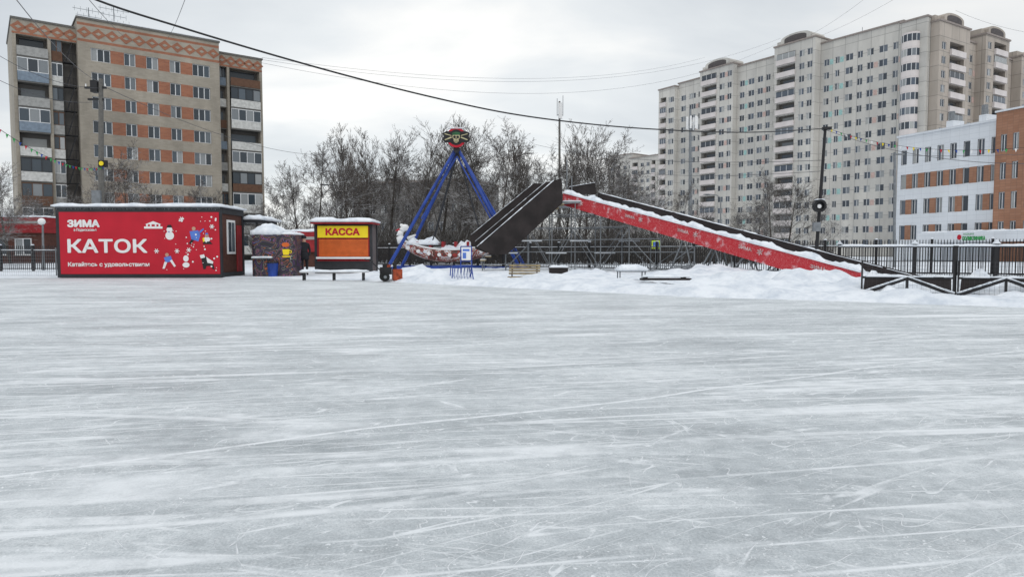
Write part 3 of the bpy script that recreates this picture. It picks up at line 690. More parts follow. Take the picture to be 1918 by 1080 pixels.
for i in range(9): m.tube((0,0,.05+i*.15),(w_,0,.05+i*.15),.004,n=3)
m.build('wire_mesh',STEEL,T)
for i in range(2):
    m=MB(); m.tube((w_*i,0.03,0),(w_*i,.03,1.3),.03); m.build('post',STEEL,T)
# ------------------------------------------------------------ skate hire cabin
Yc=29.2; X0=W(106,460,Yc).x; X1=W(412,460,Yc).x; Wd=X1-X0
T=thing('skate_cabin','red cabin with a skating rink banner and snow covered roof','cabin',(X0,Yc,0.02),math.radians(1.2))
m=MB(); m.box(.06,Wd-.06,.06,2.6,.2,2.85,0); m.build('wall',[BROWN],T)
m=MB()
for x in (0,Wd-.16):
    for y in (0,2.5): m.box(x,x+.16,y,y+.16,0,3.02)
m.box(.16,Wd-.16,0,.16,2.74,3.0);m.box(.16,Wd-.16,0,.16,0,.2);m.box(Wd-.16,Wd,.16,2.5,2.74,3.0);m.box(Wd-.16,Wd,.16,2.5,0,.2)
m.build('frame',DARK,T)
m=MB(); m.slab(-.12,Wd+.12,-.12,2.75,3.02,.16); m.build('roof_snow',SNOW,T,smooth=True)
m=MB()
m.box(0,Wd,-.03,-.025,2.975,2.99)
for i in range(130):
    x=i*Wd/130; h_=.03+.07*R(); m.box(x,x+.016,-.03,-.02,2.98-h_,2.98)
m.build('icicle_lights',STEEL,T)
def bx(u): return (u-106)/(412-106)*Wd
def bz(v): return W(200,v,Yc).z-.02
banner=MB(); banner.box(bx(113),bx(409),-.03,-.002,bz(513),bz(397)); bo=banner.build('banner',RED,T)
t_=[('КАТОК',127,275,474,447,.045),('ЗИМА',128,188,426,411,.085),('в Подмосковье',140,182,434,427.5,.02),('Катайтесь с удовольствием',127,278,501,490.5,.035)]
for s,ua,ub,va,vb,bo_ in t_: text_mesh('banner_lettering',s,T,bx(ua),bx(ub),bz(va),bz(vb),-.036,WHITE,bold=bo_)
m=MB()
def P(pts,mi,y=-.04): m.prism([(bx(a),bz(b)) for a,b in pts][::-1],y,y+.008,mi)
def D(u,v,r,mi,y=-.04,rz=None): m.disc(bx(u),bz(v),r*Wd/306,(rz or r)*Wd/306,y,y+.008,mi,14)
P([(270,424),(304,424),(304,428),(270,428)],0); P([(272,420),(302,420),(287,414)],0)
for u in (274,281,290,297): P([(u,420),(u+3,420),(u+3,425),(u,425)],0,-.046)
D(317,441,8,0);D(317,430,5.5,0,-.046);P([(312,426),(322,426),(320,421),(314,421)],2,-.05);D(316,434,1.2,1,-.055)
P([(354,433),(370,431),(374,440),(370,452),(357,448)],1); D(362,428,3.6,3,-.046); P([(372,433),(380,427),(381,430),(373,437)],1,-.043); P([(357,448),(352,456),(356,457),(362,450)],2,-.043)
D(386,448,6,0,-.04,5); D(386,441,3.6,3,-.046); P([(383,439),(389,439),(388,436),(384,436)],1,-.05); P([(380,452),(392,452),(396,457),(378,457)],2,-.043); P([(378,446),(381,444),(382,452),(379,453)],4,-.043)
P([(305,482),(318,479),(321,489),(308,492)],1); D(311,477,3.4,3,-.046); P([(306,490),(302,503),(306,503),(311,491)],0,-.043); P([(316,488),(324,500),(327,498),(320,486)],0,-.043)
D(346,484,5,0,-.04,6);D(346,496,6.5,0,-.043,5)
P([(374,480),(384,480),(386,492),(396,492),(399,504),(395,504),(393,498),(384,498),(382,504),(378,504)],5); P([(384,481),(397,490),(396,494),(386,492)],0,-.046); P([(372,478),(380,476),(382,482),(374,484)],0,-.046)
for q in range(46): D(random.choice([U(298,405),U(335,405)]),U(405,508),random.choice([.8,1.2,1.7]),0,-.044)
for uu,vv in ((330,470),(352,468),(292,470),(396,424),(340,410)):
    for a_ in range(3):
        th_=a_*math.pi/3; dx_,dy_=math.cos(th_)*4.5,math.sin(th_)*4.5; px_,py_=-math.sin(th_)*.7,math.cos(th_)*.7
        P([(uu-dx_-px_,vv-dy_-py_),(uu+dx_-px_,vv+dy_-py_),(uu+dx_+px_,vv+dy_+py_),(uu-dx_+px_,vv-dy_+py_)],0,-.05-.002*a_)
m.build('banner_artwork',[WHITE,BLUEA,BLACK,SKIN,YEL,BLACK],T)
wm_=MB()
wm_.box(Wd-.06,Wd-.02,.75,1.65,1.0,2.5,0); wm_.box(Wd-.02,Wd-.012,.85,1.17,1.1,2.4,1); wm_.box(Wd-.02,Wd-.012,1.23,1.55,1.1,2.4,1); wm_.build('window',[WHITE,GLASS],T)
wm_=MB(); wm_.box(Wd-.06,Wd-.03,1.85,2.45,.2,2.3,0); wm_.build('door',[REDB],T)
c1=W(508,470,32.2).x-X0
m=MB(); m.box(Wd,c1-.4,2.66,5.2,2.45,2.6,0); m.box(Wd+.9,Wd+1.0,2.7,2.8,0,2.45); m.box(c1-.6,c1-.5,2.7,2.8,0,2.45); m.box(Wd,c1-.4,5.1,5.2,0,2.45,1); m.build('canopy',[DARK,BROWN],T)
m=MB(); m.slab(Wd-.1,c1-.2,2.6,5.3,2.6,.22); m.build('canopy_snow',SNOW,T,smooth=True)
# ------------------------------------------------------------ graffiti kiosk
def graf():
    m,n,l,b=newmat('graffiti'); tc=n.new('ShaderNodeTexCoord'); ns=n.new('ShaderNodeTexNoise'); ns.inputs['Scale'].default_value=1.5; ns.inputs['Detail'].default_value=.5; ns.inputs['Distortion'].default_value=3.0
    l.new(tc.outputs['Object'],ns.inputs['Vector']); cr=n.new('ShaderNodeValToRGB'); cr.color_ramp.interpolation='CONSTANT'; e=cr.color_ramp.elements
    e[0].color=(.018,.018,.022,1); e[1].position=.36; e[1].color=(.05,.02,.08,1)
    for p,c in ((.40,(.015,.015,.02,1)),(.465,(.40,.38,.34,1)),(.48,(.02,.02,.025,1)),(.54,(.42,.10,.03,1)),(.56,(.02,.02,.025,1)),(.61,(.04,.10,.26,1)),(.63,(.30,.06,.12,1)),(.66,(.02,.02,.02,1))):
        q=e.new(p); q.color=c
    l.new(ns.outputs['Fac'],cr.inputs[0]); l.new(cr.outputs[0],b.inputs['Base Color']); return m
GRAF=graf()
Yk=30.4; xa=W(469,470,Yk).x; xb=W(551,470,Yk).x
T=thing('coffee_kiosk','dark graffiti painted kiosk with a yellow cup and domed snow','kiosk',(xa,Yk,0.03))
w_=xb-xa; m=MB(); hh=1.85
def rrect(x0,x1,y0,y1,r,n_=5):
    o=[]
    for cx,cy,s in ((x1-r,y0+r,-90),(x1-r,y1-r,0),(x0+r,y1-r,90),(x0+r,y0+r,180)):
        for i in range(n_+1): a_=math.radians(s+90*i/n_); o.append((cx+r*math.cos(a_),cy+r*math.sin(a_)))
    return o
rr=rrect(0,w_,0,1.6,.25); k=len(rr)
for z in (0,hh): m.v+=[(x,y,z) for x,y in rr]
for i in range(k): j=(i+1)%k; m.f.append((i,j,k+j,k+i)); m.m.append(0)
m.f.append(tuple(range(k,2*k))); m.m.append(0); m.build('wall',GRAF,T)
m=MB(); m.slab(0,w_*.7,0,1.6,hh,.5,step=.12); m.slab(w_*.6,w_,.1,1.5,hh,.15,step=.15); m.build('roof_snow',SNOW,T,smooth=True)
m=MB(); cx=w_*.82; m.prism([(cx-.17,1.2),(cx-.13,.95),(cx+.11,.95),(cx+.15,1.2)],-.03,-.002,0); m.disc(cx+.18,1.09,.07,.07,-.028,-.003,0); m.disc(cx+.18,1.09,.038,.038,-.036,-.028,1)
m.disc(cx-.02,1.4,.17,.10,-.03,-.002,2); m.prism([(cx-.2,.90),(cx+.2,.90),(cx+.15,.85),(cx-.15,.85)],-.03,-.002,0); m.build('cup_emblem',[YEL,BLACK,ORG],T)
m=MB(); m.box(w_*.05,w_*.52,-.16,-.002,.78,.83,0); m.slab(w_*.05,w_*.52,-.18,-.002,.83,.06,1,step=.06); m.build('serving_shelf',[STEEL,SNOW],T)
p=G(507,519); T=thing('waste_bin','small blue plastic waste bin beside the kiosk','bin',(p.x,p.y+.3,0))
m=MB(); m.tube((0,0,0),(0,0,.62),.19,.24,n=14); m.build('body',BLUE,T); m=MB(); m.tube((0,0,.62),(0,0,.67),.27,.26,n=14); m.build('rim',BLACK,T)
# ------------------------------------------------------------ ticket booth
Yb=34.2; xa=W(589,470,Yb).x; xb=W(697,470,Yb).x; w_=xb-xa
T=thing('ticket_booth','red ticket booth with yellow sign and closed orange shutter under snow','ticket booth',(xa,Yb,.04))
zt=W(650,421,Yb).z
m=MB(); m.box(.05,w_-.05,.06,1.4,0.1,zt,0); m.build('wall',GREYP,T)
m=MB(); m.box(.14,w_-.14,-.004,.055,.6,zt-.14); m.build('front_wall',REDB,T)
m=MB()
for x in (0,w_-.12):
    for y in (0,1.3): m.box(x,x+.12,y,y+.12,0,zt)
m.box(.12,w_-.12,0,.12,zt-.14,zt); m.box(.12,w_-.12,0,.12,0,.6); m.build('frame',DARK,T)
m=MB(); m.box(-.1,w_+.1,-.3,1.55,zt,zt+.1,0); m.build('roof',REDB,T)
m=MB(); m.slab(-.13,w_+.13,-.33,1.6,zt+.1,.24); m.build('roof_snow',SNOW,T,smooth=True)
def kx(u): return (u-589)/108*w_
def kz(v): return W(650,v,Yb).z-.04
m=MB(); m.box(kx(596),kx(690),-.08,-.01,kz(445),kz(423)); m.build('sign_board',YEL,T)
text_mesh('sign_lettering','КАССА',T,kx(611),kx(675),kz(441),kz(427),-.085,RED,bold=.07)
m=MB()
for i in range(14): z0=kz(480)+(kz(448)-kz(480))*i/14; z1=kz(480)+(kz(448)-kz(480))*(i+1)/14; m.box(kx(598),kx(690),-.03-.01*(i%2),.05,z0,z1-.008)
m.build('shutter',ORG,T)
m=MB(); m.box(kx(594),kx(694),-.22,-.005,kz(484.5),kz(481)); m.build('counter',WHITE,T)
# ------------------------------------------------------------ swinging ship ride
Yr=44; cx=W(857,300,Yr).x; T=thing('swing_ship_ride','blue framed swinging pirate ship ride parked and snowed in','fairground ride',(cx,Yr,0))
top=W(857,283,Yr).z
for nm,x,y in (('leg',-4.3,-1.6),('leg',4.0,-1.6),('leg',-4.0,2.0),('leg',4.4,2.0)):
    m=MB(); m.tube((x,y,0),(0.12*(1 if x>0 else -1),-.5 if y<0 else .5,top),.11,.09,n=10); m.build(nm,BLUE,T)
for x in (-1.35,1.35):
    m=MB(); m.tube((x*1.6,-1.3,top*.42),(0,-.45,top-.4),.05,n=8); m.build('brace',BLUE,T)
m=MB(); m.tube((0,-.75,top),(0,.75,top),.2,n=12); m.build('axle',DARK,T)
for y in (-.3,.3):
    m=MB(); m.tube((0,y,top),(-1.7,y,1.4),.04,n=6); m.tube((0,y,top),(1.7,y,1.4),.04,n=6); m.build('swing_arm',DARK,T)
m=MB(); m.box(-4.4,4.5,-1.7,-1.5,0,.18); m.box(-4.4,4.5,1.9,2.1,0,.18); m.build('base_frame',BLUE,T)
def hullm():
    m,n,l,b=newmat('hull_paint'); tc=n.new('ShaderNodeTexCoord'); ns=n.new('ShaderNodeTexNoise'); ns.inputs['Scale'].default_value=2.2; ns.inputs['Detail'].default_value=2; ns.inputs['Distortion'].default_value=1.2
    l.new(tc.outputs['Object'],ns.inputs['Vector']); cr=n.new('ShaderNodeValToRGB'); cr.color_ramp.interpolation='CONSTANT'; e=cr.color_ramp.elements
    e[0].color=(.10,.04,.03,1); e[1].position=.42; e[1].color=(.38,.04,.03,1)
    for p,c in ((.47,(.12,.05,.03,1)),(.51,(.62,.61,.60,1)),(.56,(.45,.15,.04,1)),(.585,(.3,.04,.03,1)),(.62,(.68,.70,.73,1))): q=e.new(p); q.color=c
    l.new(ns.outputs['Fac'],cr.inputs[0]); l.new(cr.outputs[0],b.inputs['Base Color']); return m
HUL=hullm()
m=MB(); N=20; M=8; HL=3.3; HX=-.45
for i in range(N+1):
    s=-1+2*i/N; x=HX+s*HL; zk=.45+1.15*abs(s)**2.6; zg=1.25+.75*abs(s)**2.2; hw=.85*(1-abs(s)**3)**.6+.03
    for j in range(M+1):
        t=math.pi*j/M; yy=-hw*math.cos(t); z=zg-(zg-zk)*math.sin(t)**.7; m.v.append((x,yy,z))
for i in range(N):
    for j in range(M): a_=i*(M+1)+j; m.f.append((a_,a_+M+1,a_+M+2,a_+1)); m.m.append(0)
    a_=i*(M+1); m.f.append((a_,a_+M,a_+2*M+1,a_+M+1)); m.m.append(1)
m.build('hull',[HUL,SNOW],T,smooth=True)
m=MB()
for i in range(9):
    s=-.8+.2*i; zg=1.25+.75*abs(s)**2.2; m.disc(HX+s*HL,zg-.35,.12,.12,-.95,-.8,0,12)
for i in range(20):
    s=-1+.1*i; s2=s+.1; m.beam((HX+s*HL,-.85*(1-abs(s)**3)**.6-.04,1.25+.75*abs(s)**2.2),(HX+s2*HL,-.85*(max(0,1-abs(s2)**3))**.6-.04,1.25+.75*abs(s2)**2.2),.06,.1,0)
m.build('trim',[WHITE],T)
m=MB(); pts=[(-3.6,1.7,.28),(-3.75,2.1,.22),(-3.65,2.45,.17),(-3.4,2.65,.19),(-3.7,2.85,.07)]
for a_,b_ in zip(pts,pts[1:]): m.tube((a_[0],0,a_[1]),(b_[0],0,b_[1]),a_[2],b_[2],n=8)
m.ball((-3.4,0,2.65),.26,.2,.22); m.tube((-3.55,0,2.6),(-4.0,0,2.45),.1,.03,n=6,mi=1); m.tube((-3.2,0,1.9),(-2.7,0,2.2),.2,.04,n=6); m.build('figurehead',[WHITE,RED],T,smooth=True)
for i in range(6): m=MB(); m.box(-2.6+i*.8,-2.45+i*.8,-.6,.6,1.1,1.75); m.build('seat',[REDB],T)
m=MB(); m.slab(-3.2,-1.2,-.7,.7,1.55,.45,step=.2,rough=1.2); m.slab(-1,2.2,-.7,.7,1.25,.38,step=.2,rough=1.3); m.build('hull_snow',SNOW,T,smooth=True)
sz=W(857,262,Yr).z; k=Yr/F
BONE=mat('bone',(.55,.50,.30),.6); DGRN=mat('dark_green_paint',(.03,.12,.05),.6)
m=MB(); m.disc(0,sz,18*k,18*k,-.95,-.88,0,24); m.disc(0,sz,14*k,14*k,-.97,-.95,1,24)
for s in (-1,1):
    m.prism([(0,sz-8*k),(s*20*k,sz-10*k),(s*25*k,sz-4*k),(s*22*k,sz+1*k),(s*25*k,sz+7*k),(s*18*k,sz+11*k),(0,sz+10*k)],-.99,-.97,1)
    m.prism([(s*8*k,sz-1*k),(s*20*k,sz-5.5*k),(s*21*k,sz-4*k),(s*9*k,sz+1*k)],-1.01,-.99,2); m.prism([(s*8*k,sz+2*k),(s*9*k,sz+3.6*k),(s*21*k,sz+7*k),(s*20.5*k,sz+5.4*k)],-1.02,-1.005,2)
m.disc(0,sz+1*k,6.8*k,6.5*k,-1.04,-1.0,3,20); m.disc(0,sz-6*k,4.6*k,4.2*k,-1.035,-1.0,3,16)
m.prism([(-7.4*k,sz+4*k),(7.4*k,sz+4*k),(6.5*k,sz+8*k),(0,sz+9.5*k),(-6.5*k,sz+8*k)],-1.06,-1.04,4)
for s in (-1,1): m.disc(s*2.9*k,sz+.2*k,2.4*k,2.4*k,-1.06,-1.04,1,12)
m.prism([(-1.2*k,sz-4*k),(1.2*k,sz-4*k),(0,sz-1.5*k)],-1.06,-1.04,1)
for q in range(4): m.box((-3.4+q*2)*k,(-2.8+q*2)*k,-1.06,-1.04,sz-9.5*k,sz-6*k,1)
m.build('skull_emblem',[RED,BLACK,BONE,BONE,DGRN],T)
m=MB(); m.slab(-.5,.5,-1.0,-.8,sz+16*k,.07,step=.1); m.build('emblem_snow',SNOW,T,smooth=True)
# ------------------------------------------------------------ snow slide
N0=Vector((W(1055,370,38).x,38,0)); N1=Vector((W(1612,515,25.6).x,25.6,0)); d=(N1-N0); Ls=d.length; th=math.atan2(d.y,d.x)
S=thing('snow_slide','long wooden snow slide with red patterned side and dark far side','slide',N0,th)
zt0=W(1055,359,38).z; zb0=W(1055,384,38).z; zt1=.42; zb1=-.24
Wr=3.0
def redpat():
    m,n,l,b=newmat('red_pattern'); tc=n.new('ShaderNodeTexCoord'); v=n.new('ShaderNodeTexNoise'); v.inputs['Scale'].default_value=6; v.inputs['Detail'].default_value=2; v.inputs['Distortion'].default_value=1.8
    l.new(tc.outputs['Object'],v.inputs['Vector']); a=n.new('ShaderNodeMath'); a.operation='SUBTRACT'; a.inputs[1].default_value=.5; l.new(v.outputs['Fac'],a.inputs[0]); ab=n.new('ShaderNodeMath'); ab.operation='ABSOLUTE'; l.new(a.outputs[0],ab.inputs[0])
    mr=n.new('ShaderNodeMapRange'); mr.inputs[2].default_value=.02; mr.inputs[3].default_value=.4; mr.inputs[4].default_value=0; l.new(ab.outputs[0],mr.inputs[0])
    mx=n.new('ShaderNodeMix'); mx.data_type='RGBA'; mx.inputs[6].default_value=(.46,.015,.025,1); mx.inputs[7].default_value=(.8,.5,.5,1); l.new(mr.outputs[0],mx.inputs[0])
    v2=n.new('ShaderNodeTexNoise'); v2.inputs['Scale'].default_value=1.1; v2.inputs['Detail'].default_value=9; v2.inputs['Roughness'].default_value=.7; l.new(tc.outputs['Object'],v2.inputs['Vector'])
    mr2=n.new('ShaderNodeMapRange'); mr2.inputs[1].default_value=.54; mr2.inputs[2].default_value=.68; mr2.inputs[3].default_value=0; mr2.inputs[4].default_value=.8; l.new(v2.outputs['Fac'],mr2.inputs[0])
    mx2=n.new('ShaderNodeMix'); mx2.data_type='RGBA'; mx2.inputs[7].default_value=(.78,.8,.84,1); l.new(mr2.outputs[0],mx2.inputs[0]); l.new(mx.outputs[2],mx2.inputs[6])
    l.new(mx2.outputs[2],b.inputs['Base Color']); b.inputs['Roughness'].default_value=.6; return m
m=MB(); m.prism([(0,zb0),(Ls*.95,zb1+.05),(Ls,zb1+.05),(Ls,zt1),(0,zt0)],-.03,.03); m.build('near_side',redpat(),S)
zf0=W(1122,361,39.9).z; fs=4.14/Ls
m=MB(); m.prism([(-.2,zf0-.85),(Ls*.95,zf0-.85-fs*Ls*.95),(Ls*1.13,-.1),(-.2,zf0+.02)],Wr-.03,Wr+.03); m.build('far_side',PLY,S)
sl=(zt1-zt0)/Ls
m=MB(); m.v+= [(0,.03,zb0+.3),(Ls,.03,zb1+.3),(Ls,Wr-.03,zb1+.3),(0,Wr-.03,zb0+.3),(0,.03,zb0+.05),(Ls,.03,zb1+.1),(Ls,Wr-.03,zb1+.1),(0,Wr-.03,zb0+.05)]
m.f+=[(0,1,2,3),(7,6,5,4),(0,4,5,1),(2,6,7,3)]; m.m+=[0,1,1,1]; m.build('slide_bed',[SNOW,PLY],S)
m=MB(); m.slab(.05,Ls,-.07,.35,zt0-.06,.18,step=.14,seed=3,curve=lambda a:sl*(.05+a*(Ls-.05)),rough=1.3); m.build('rim_snow',SNOW,S,smooth=True)
m=MB(); m.slab(0,Ls*1.1,Wr-.05,Wr+.05,zf0-.01,.035,step=.14,seed=9,curve=lambda a:-fs*Ls*1.1*a,rough=1.3); m.build('far_rim_snow',SNOW,S,smooth=True)
PALER=mat('faded_white_print',(.68,.48,.48),.6,var=.3,scale=9)
for k,fx in enumerate((.045,.30,.5,.70,.9)):
    X=Ls*fx; Z=(zt0+zb0)/2+ ((zt1+zb1)/2-(zt0+zb0)/2)*fx
    o=text_mesh('panel_lettering','ЗИМА',S,-.32,.32,-.08,.08,-.036,PALER,bold=.05)
    for v in o.data.vertices:
        c=v.co.copy(); v.co=Vector((X+c.x, c.y, Z+c.z+c.x*sl))
    m=MB(); fxx=X+.7; Zc=Z+.7*sl
    for a_ in range(3):
        t=a_*math.pi/3+.3; dx_,dz_=math.cos(t)*.14,math.sin(t)*.14; px_,pz_=-math.sin(t)*.022,math.cos(t)*.022
        m.prism([(fxx-dx_-px_,Zc-dz_-pz_),(fxx+dx_-px_,Zc+dz_-pz_),(fxx+dx_+px_,Zc+dz_+pz_),(fxx-dx_+px_,Zc-dz_+pz_)],-.045-.004*a_,-.036)
    m.build('snowflake_mark',PALER,S)
def wp(lst,Y): return [(W(u,v,Y).x,W(u,v,Y).z) for u,v in lst]
def edge_snow(p,q,Y,name='edge_snow',t=.07):
    a=W(p[0],p[1],Y); b=W(q[0],q[1],Y); m=MB()
    N_=22
    for i in range(N_):
        c=a.lerp(b,i/N_); e_=a.lerp(b,(i+1)/N_); m.beam(c+Vector((0,0,.01)),e_+Vector((0,0,.01)),.08,t*(.3+.9*R()))
    m.build(name,SNOW,S,world=True)
m=MB(); m.prism(wp([(1037,338),(1052,334),(1054,380),(950,476),(920,476),(893,462)],36.4),36.37,36.43); m.build('stair_side',PLY,S,world=True)
edge_snow((1037,338),(893,462),36.4,t=.05)
m=MB(); m.prism(wp([(1000,343),(1016,344),(1020,385),(930,462),(882,462),(882,440)],39.6),39.57,39.63); m.build('stair_side',PLY,S,world=True)
edge_snow((1000,343),(882,440),39.6,t=.03)
m=MB(); m.prism(wp([(1022,341),(1034,341),(1034,385),(912,474),(890,466),(890,452)],38.0),37.97,38.03); m.build('middle_stair_panel',PLY,S,world=True)
edge_snow((1022,341),(890,452),38.0,t=.03)
m=MB(); xa_,za_=W(905,470,37).x,W(905,476,37).z; xb_,zb_=W(1050,372,37).x,W(1050,372,37).z
for i in range(16):
    t=i/15; x=xa_+(xb_-xa_)*t; z=za_+(zb_-za_)*t; m.box(x-.16,x+.16,36.45,37.9,z-.35,z-.3,0); m.box(x-.14,x+.14,36.6,37.8,z-.3,z-.26,1)
m.build('steps',[WOOD,SNOW],S,world=True)
m=MB(); x0_=W(1050,370,37).x; zp=zb_-.1
m.box(x0_+.15,x0_+2.4,36.9,41.0,zp-.15,zp-.05,0); m.box(x0_+.15,x0_+2.4,36.9,41.0,zp-.05,zp,1); m.build('platform',[STEEL,SNOW],S,world=True)
m=MB(); m.prism(wp([(1066,350),(1114,342),(1117,364),(1066,364)],40.6),40.57,40.63); m.build('platform_guard',PLY,S,world=True)
edge_snow((1066,350),(1114,342),40.6,t=.03)
for u,vv in ((1062,300),(1071,330)):
    p=W(u,vv,38.5); m=MB(); m.tube((p.x,38.5,zp),(p.x,38.5,p.z),.03,n=6); m.build('flag_pole',STEEL,S,world=True)
SC=thing('scaffolding','grey steel tube scaffolding carrying the snow slide and stair','scaffolding',(W(1050,470,38).x,38,0))
def tubep(name,a,b,r=.029):
    m=MB(); m.tube(a,b,r,n=6); m.build(name,STEEL,SC,world=True)
gx=[-1.6+i*1.25 for i in range(0,10)]
def topz(x):
    if x<xb_: return max(.9,za_+(zb_-za_)*(x-xa_)/(xb_-xa_)-.35)
    if x<xb_+2.4: return zp-.15
    t=(x-xb_)/(N1.x-N0.x); return max(.5,zb0+(zb1-zb0)*t-.1)
for y in (36.9,39.2):
    for i,x in enumerate(gx):
        tz=min(topz(x),3.9); yy=y-max(0,(x-xb_-1.2))*1.18
        tubep('upright',(x,yy,0),(x,yy,tz))
        if i<len(gx)-1:
            x2=gx[i+1]; y2=y-max(0,(x2-xb_-1.2))*1.18; t2=min(topz(x2),3.9)
            for z in (.45,1.1,1.75,2.4,3.1):
                if z<min(tz,t2)+.1 and not (y>38 and z in(.45,1.75)): tubep('ledger',(x,yy,z),(x2,y2,z),.024)
            if min(tz,t2)>1.2:
                zz_=min(tz,t2,2.4); tubep('brace',(x,yy,.2) if i%2 else (x,yy,zz_),(x2,y2,zz_) if i%2 else (x2,y2,.2),.022)
        if y==36.9:
            for z in (1.1,2.4):
                if z<tz: tubep('ledger',(x,yy,z),(x,yy+2.3,z))
for q in range(6):
    x=-.8+q*1.3; m=MB(); m.box(x,x+1.1,36.4,36.65,1.0+.65*(q%2),1.04+.65*(q%2),0); m.box(x,x+1.1,36.4,36.65,1.042+.65*(q%2),1.07+.65*(q%2),1); m.build('plank',[STEEL,SNOW],SC,world=True)
for f_ in (.5,.6,.7,.8):
    X=Ls*f_; Z=zb0+(zb1-zb0)*f_
    for y in (.1,Wr): m=MB(); m.beam((X-.9,y,0),(X,y,Z+.1),.06,.06); m.beam((X+.5,y,0),(X,y,Z+.1),.06,.06); m.build('trestle',STEEL,S)
# ------------------------------------------------------------ small furniture
p=G(627,526); T=thing('bench','long low white bench buried in snow beside the booth','bench',(p.x-1.35,p.y,.02))
m=MB(); m.box(0,2.6,0,.36,.30,.34); m.build('seat',WHITE,T); m=MB(); m.slab(0,2.6,-.02,.38,.34,.08,step=.1); m.build('snow_cover',SNOW,T,smooth=True)
for x in (.12,1.28,2.42):
    m=MB(); m.box(x-.03,x+.03,.05,.1,0,.3); m.box(x-.03,x+.03,.26,.31,0,.3); m.box(x-.03,x+.03,.1,.26,.12,.15); m.build('leg',BLACK,T)
p=G(981,527); T=thing('park_bench','weathered yellow and blue slatted park bench standing in snow','bench',(p.x-.62,p.y-.2,-.24),math.radians(-6))
m=MB()
for i in range(4): m.box(0,1.2,.02+i*.11,.1+i*.11,.4,.43,i%2)
m.build('seat',[WOOD,BLUE],T); m=MB()
for i in range(4): m.box(0,1.2,.5+.03*i,.53+.03*i,.5+i*.1,.57+i*.1,(i+1)%2 if i==1 else 0)
m.build('backrest',[WOOD,BLUE],T)
for x in (.1,1.05): m=MB(); m.box(x,x+.05,.03,.5,.34,.4); m.box(x,x+.05,.03,.08,0,.34); m.box(x,x+.05,.45,.5,0,.34); m.beam((x+.025,.47,.38),(x+.025,.66,.9),.05,.04); m.build('leg',BLACK,T)
p=G(868,530); T=thing('metal_rack','bright blue tubular metal rack standing in the snow','rack',(p.x-.42,p.y,.0),.25)
m=MB()
for y in (0,.45):
    m.tube((0,y,.05),(.8,y,.05),.02,n=6)
    m.tube((0,y,.05),(.05,y+.0,.62),.02,n=6); m.tube((.8,y,.05),(.72,y,.62),.02,n=6)
m.tube((.05,0,.62),(.05,.45,.62),.02); m.tube((.72,0,.62),(.72,.45,.62),.02); m.tube((.05,0,.62),(.72,0,.62),.02); m.build('frame',BLUE,T)
m=MB()
for i in range(6): x=.1+i*.12; m.tube((x,0,.05),(x+.06,.2,.6),.01,n=5); m.tube((x+.06,.2,.6),(x,.45,.05),.01,n=5)
m.build('bars',BLUE,T)
p=G(871,520); T=thing('notice_board','white notice board on a blue tubular frame','sign',(p.x,p.y+.8,0))
m=MB()
for x in (-.24,.24): m.tube((x,0,0),(x,0,1.35),.025,n=6)
m.tube((-.24,0,1.35),(.24,0,1.35),.025); m.tube((-.24,0,.7),(.24,0,.7),.02); m.build('frame',BLUE,T)
m=MB(); m.box(-.2,.2,-.03,-.01,.75,1.3,0); m.box(-.15,.15,-.036,-.03,1.14,1.24,1); m.box(-.15,.0,-.036,-.03,.82,1.08,1); m.box(.03,.16,-.036,-.03,.82,1.08,0); m.build('panel',[WHITE,BLUEA],T)
p=G(735,528); T=thing('snow_blower','orange and black petrol snow blower parked at the ice edge','snow blower',(p.x,p.y+.3,.02),math.radians(-165)); T.scale=(.85,.85,.85)
m=MB(); m.prism([(-.35,.02),(-.35,.5),(-.1,.55),(.05,.42),(.05,.05)],-.33,-.3); m.prism([(-.35,.02),(-.35,.5),(-.1,.55),(.05,.42),(.05,.05)],.3,.33); m.box(.0,.05,-.3,.3,.05,.5); m.box(-.35,.05,-.3,.3,.5,.53); m.build('auger_housing',ORGD,T)
m=MB(); m.tube((-.15,-.3,.25),(-.15,.3,.25),.04)
for i in range(14):
    a0=i*.9; y=-.28+i*.04; m.beam((-.15,y,.25),(-.15+.18*math.cos(a0),y,.25+.18*math.sin(a0)),.05,.03)
m.build('auger',STEEL,T)
for y in (-.3,.3):
    W_=MB(); W_.tube((.4,y-.07,.2),(.4,y+.07,.2),.2,n=18); W_.tube((.4,y-.08,.2),(.4,y+.08,.2),.07,n=12,mi=1); W_.build('wheel',[TYRE,STEEL],T)
m=MB(); m.box(.1,.6,-.2,.2,.3,.62,0); m.tube((.35,0,.62),(.35,0,.78),.14,n=12,mi=0); m.box(.15,.3,-.15,.15,.62,.74,1); m.build('engine',[BLACK,ORGD],T)
m=MB(); m.tube((-.05,0,.5),(-.05,0,.8),.09,.08,n=10); m.beam((-.05,0,.8),(-.2,0,1.0),.15,.1); m.build('chute',BLACK,T)
for y in (-.22,.22): m=MB(); m.tube((.5,y,.4),(1.05,y,.95),.018); m.tube((1.05,y,.95),(1.25,y,.97),.025); m.build('handle',BLACK,T)
m=MB(); m.box(.9,1.0,-.22,.22,.86,.9); m.build('control_panel',BLACK,T)
p=G(1185,536); T=thing('table','small steel table with thick snow on top','table',(p.x-.45,p.y,0.05))
m=MB(); m.box(0,.9,0,.6,.42,.46); m.build('top',STEEL,T); m=MB(); m.slab(-.05,.95,-.05,.65,.46,.2,step=.08); m.build('snow_cover',SNOW,T,smooth=True)
for x in (.04,.86):
    for y in (.04,.56): m=MB(); m.tube((x,y,0),(x,y,.42),.02,n=6); m.build('leg',STEEL,T)
p=G(1258,541); T=thing('board','dark wooden board lying on the snow bank','board',(p.x-.8,p.y+.5,.24),.02)
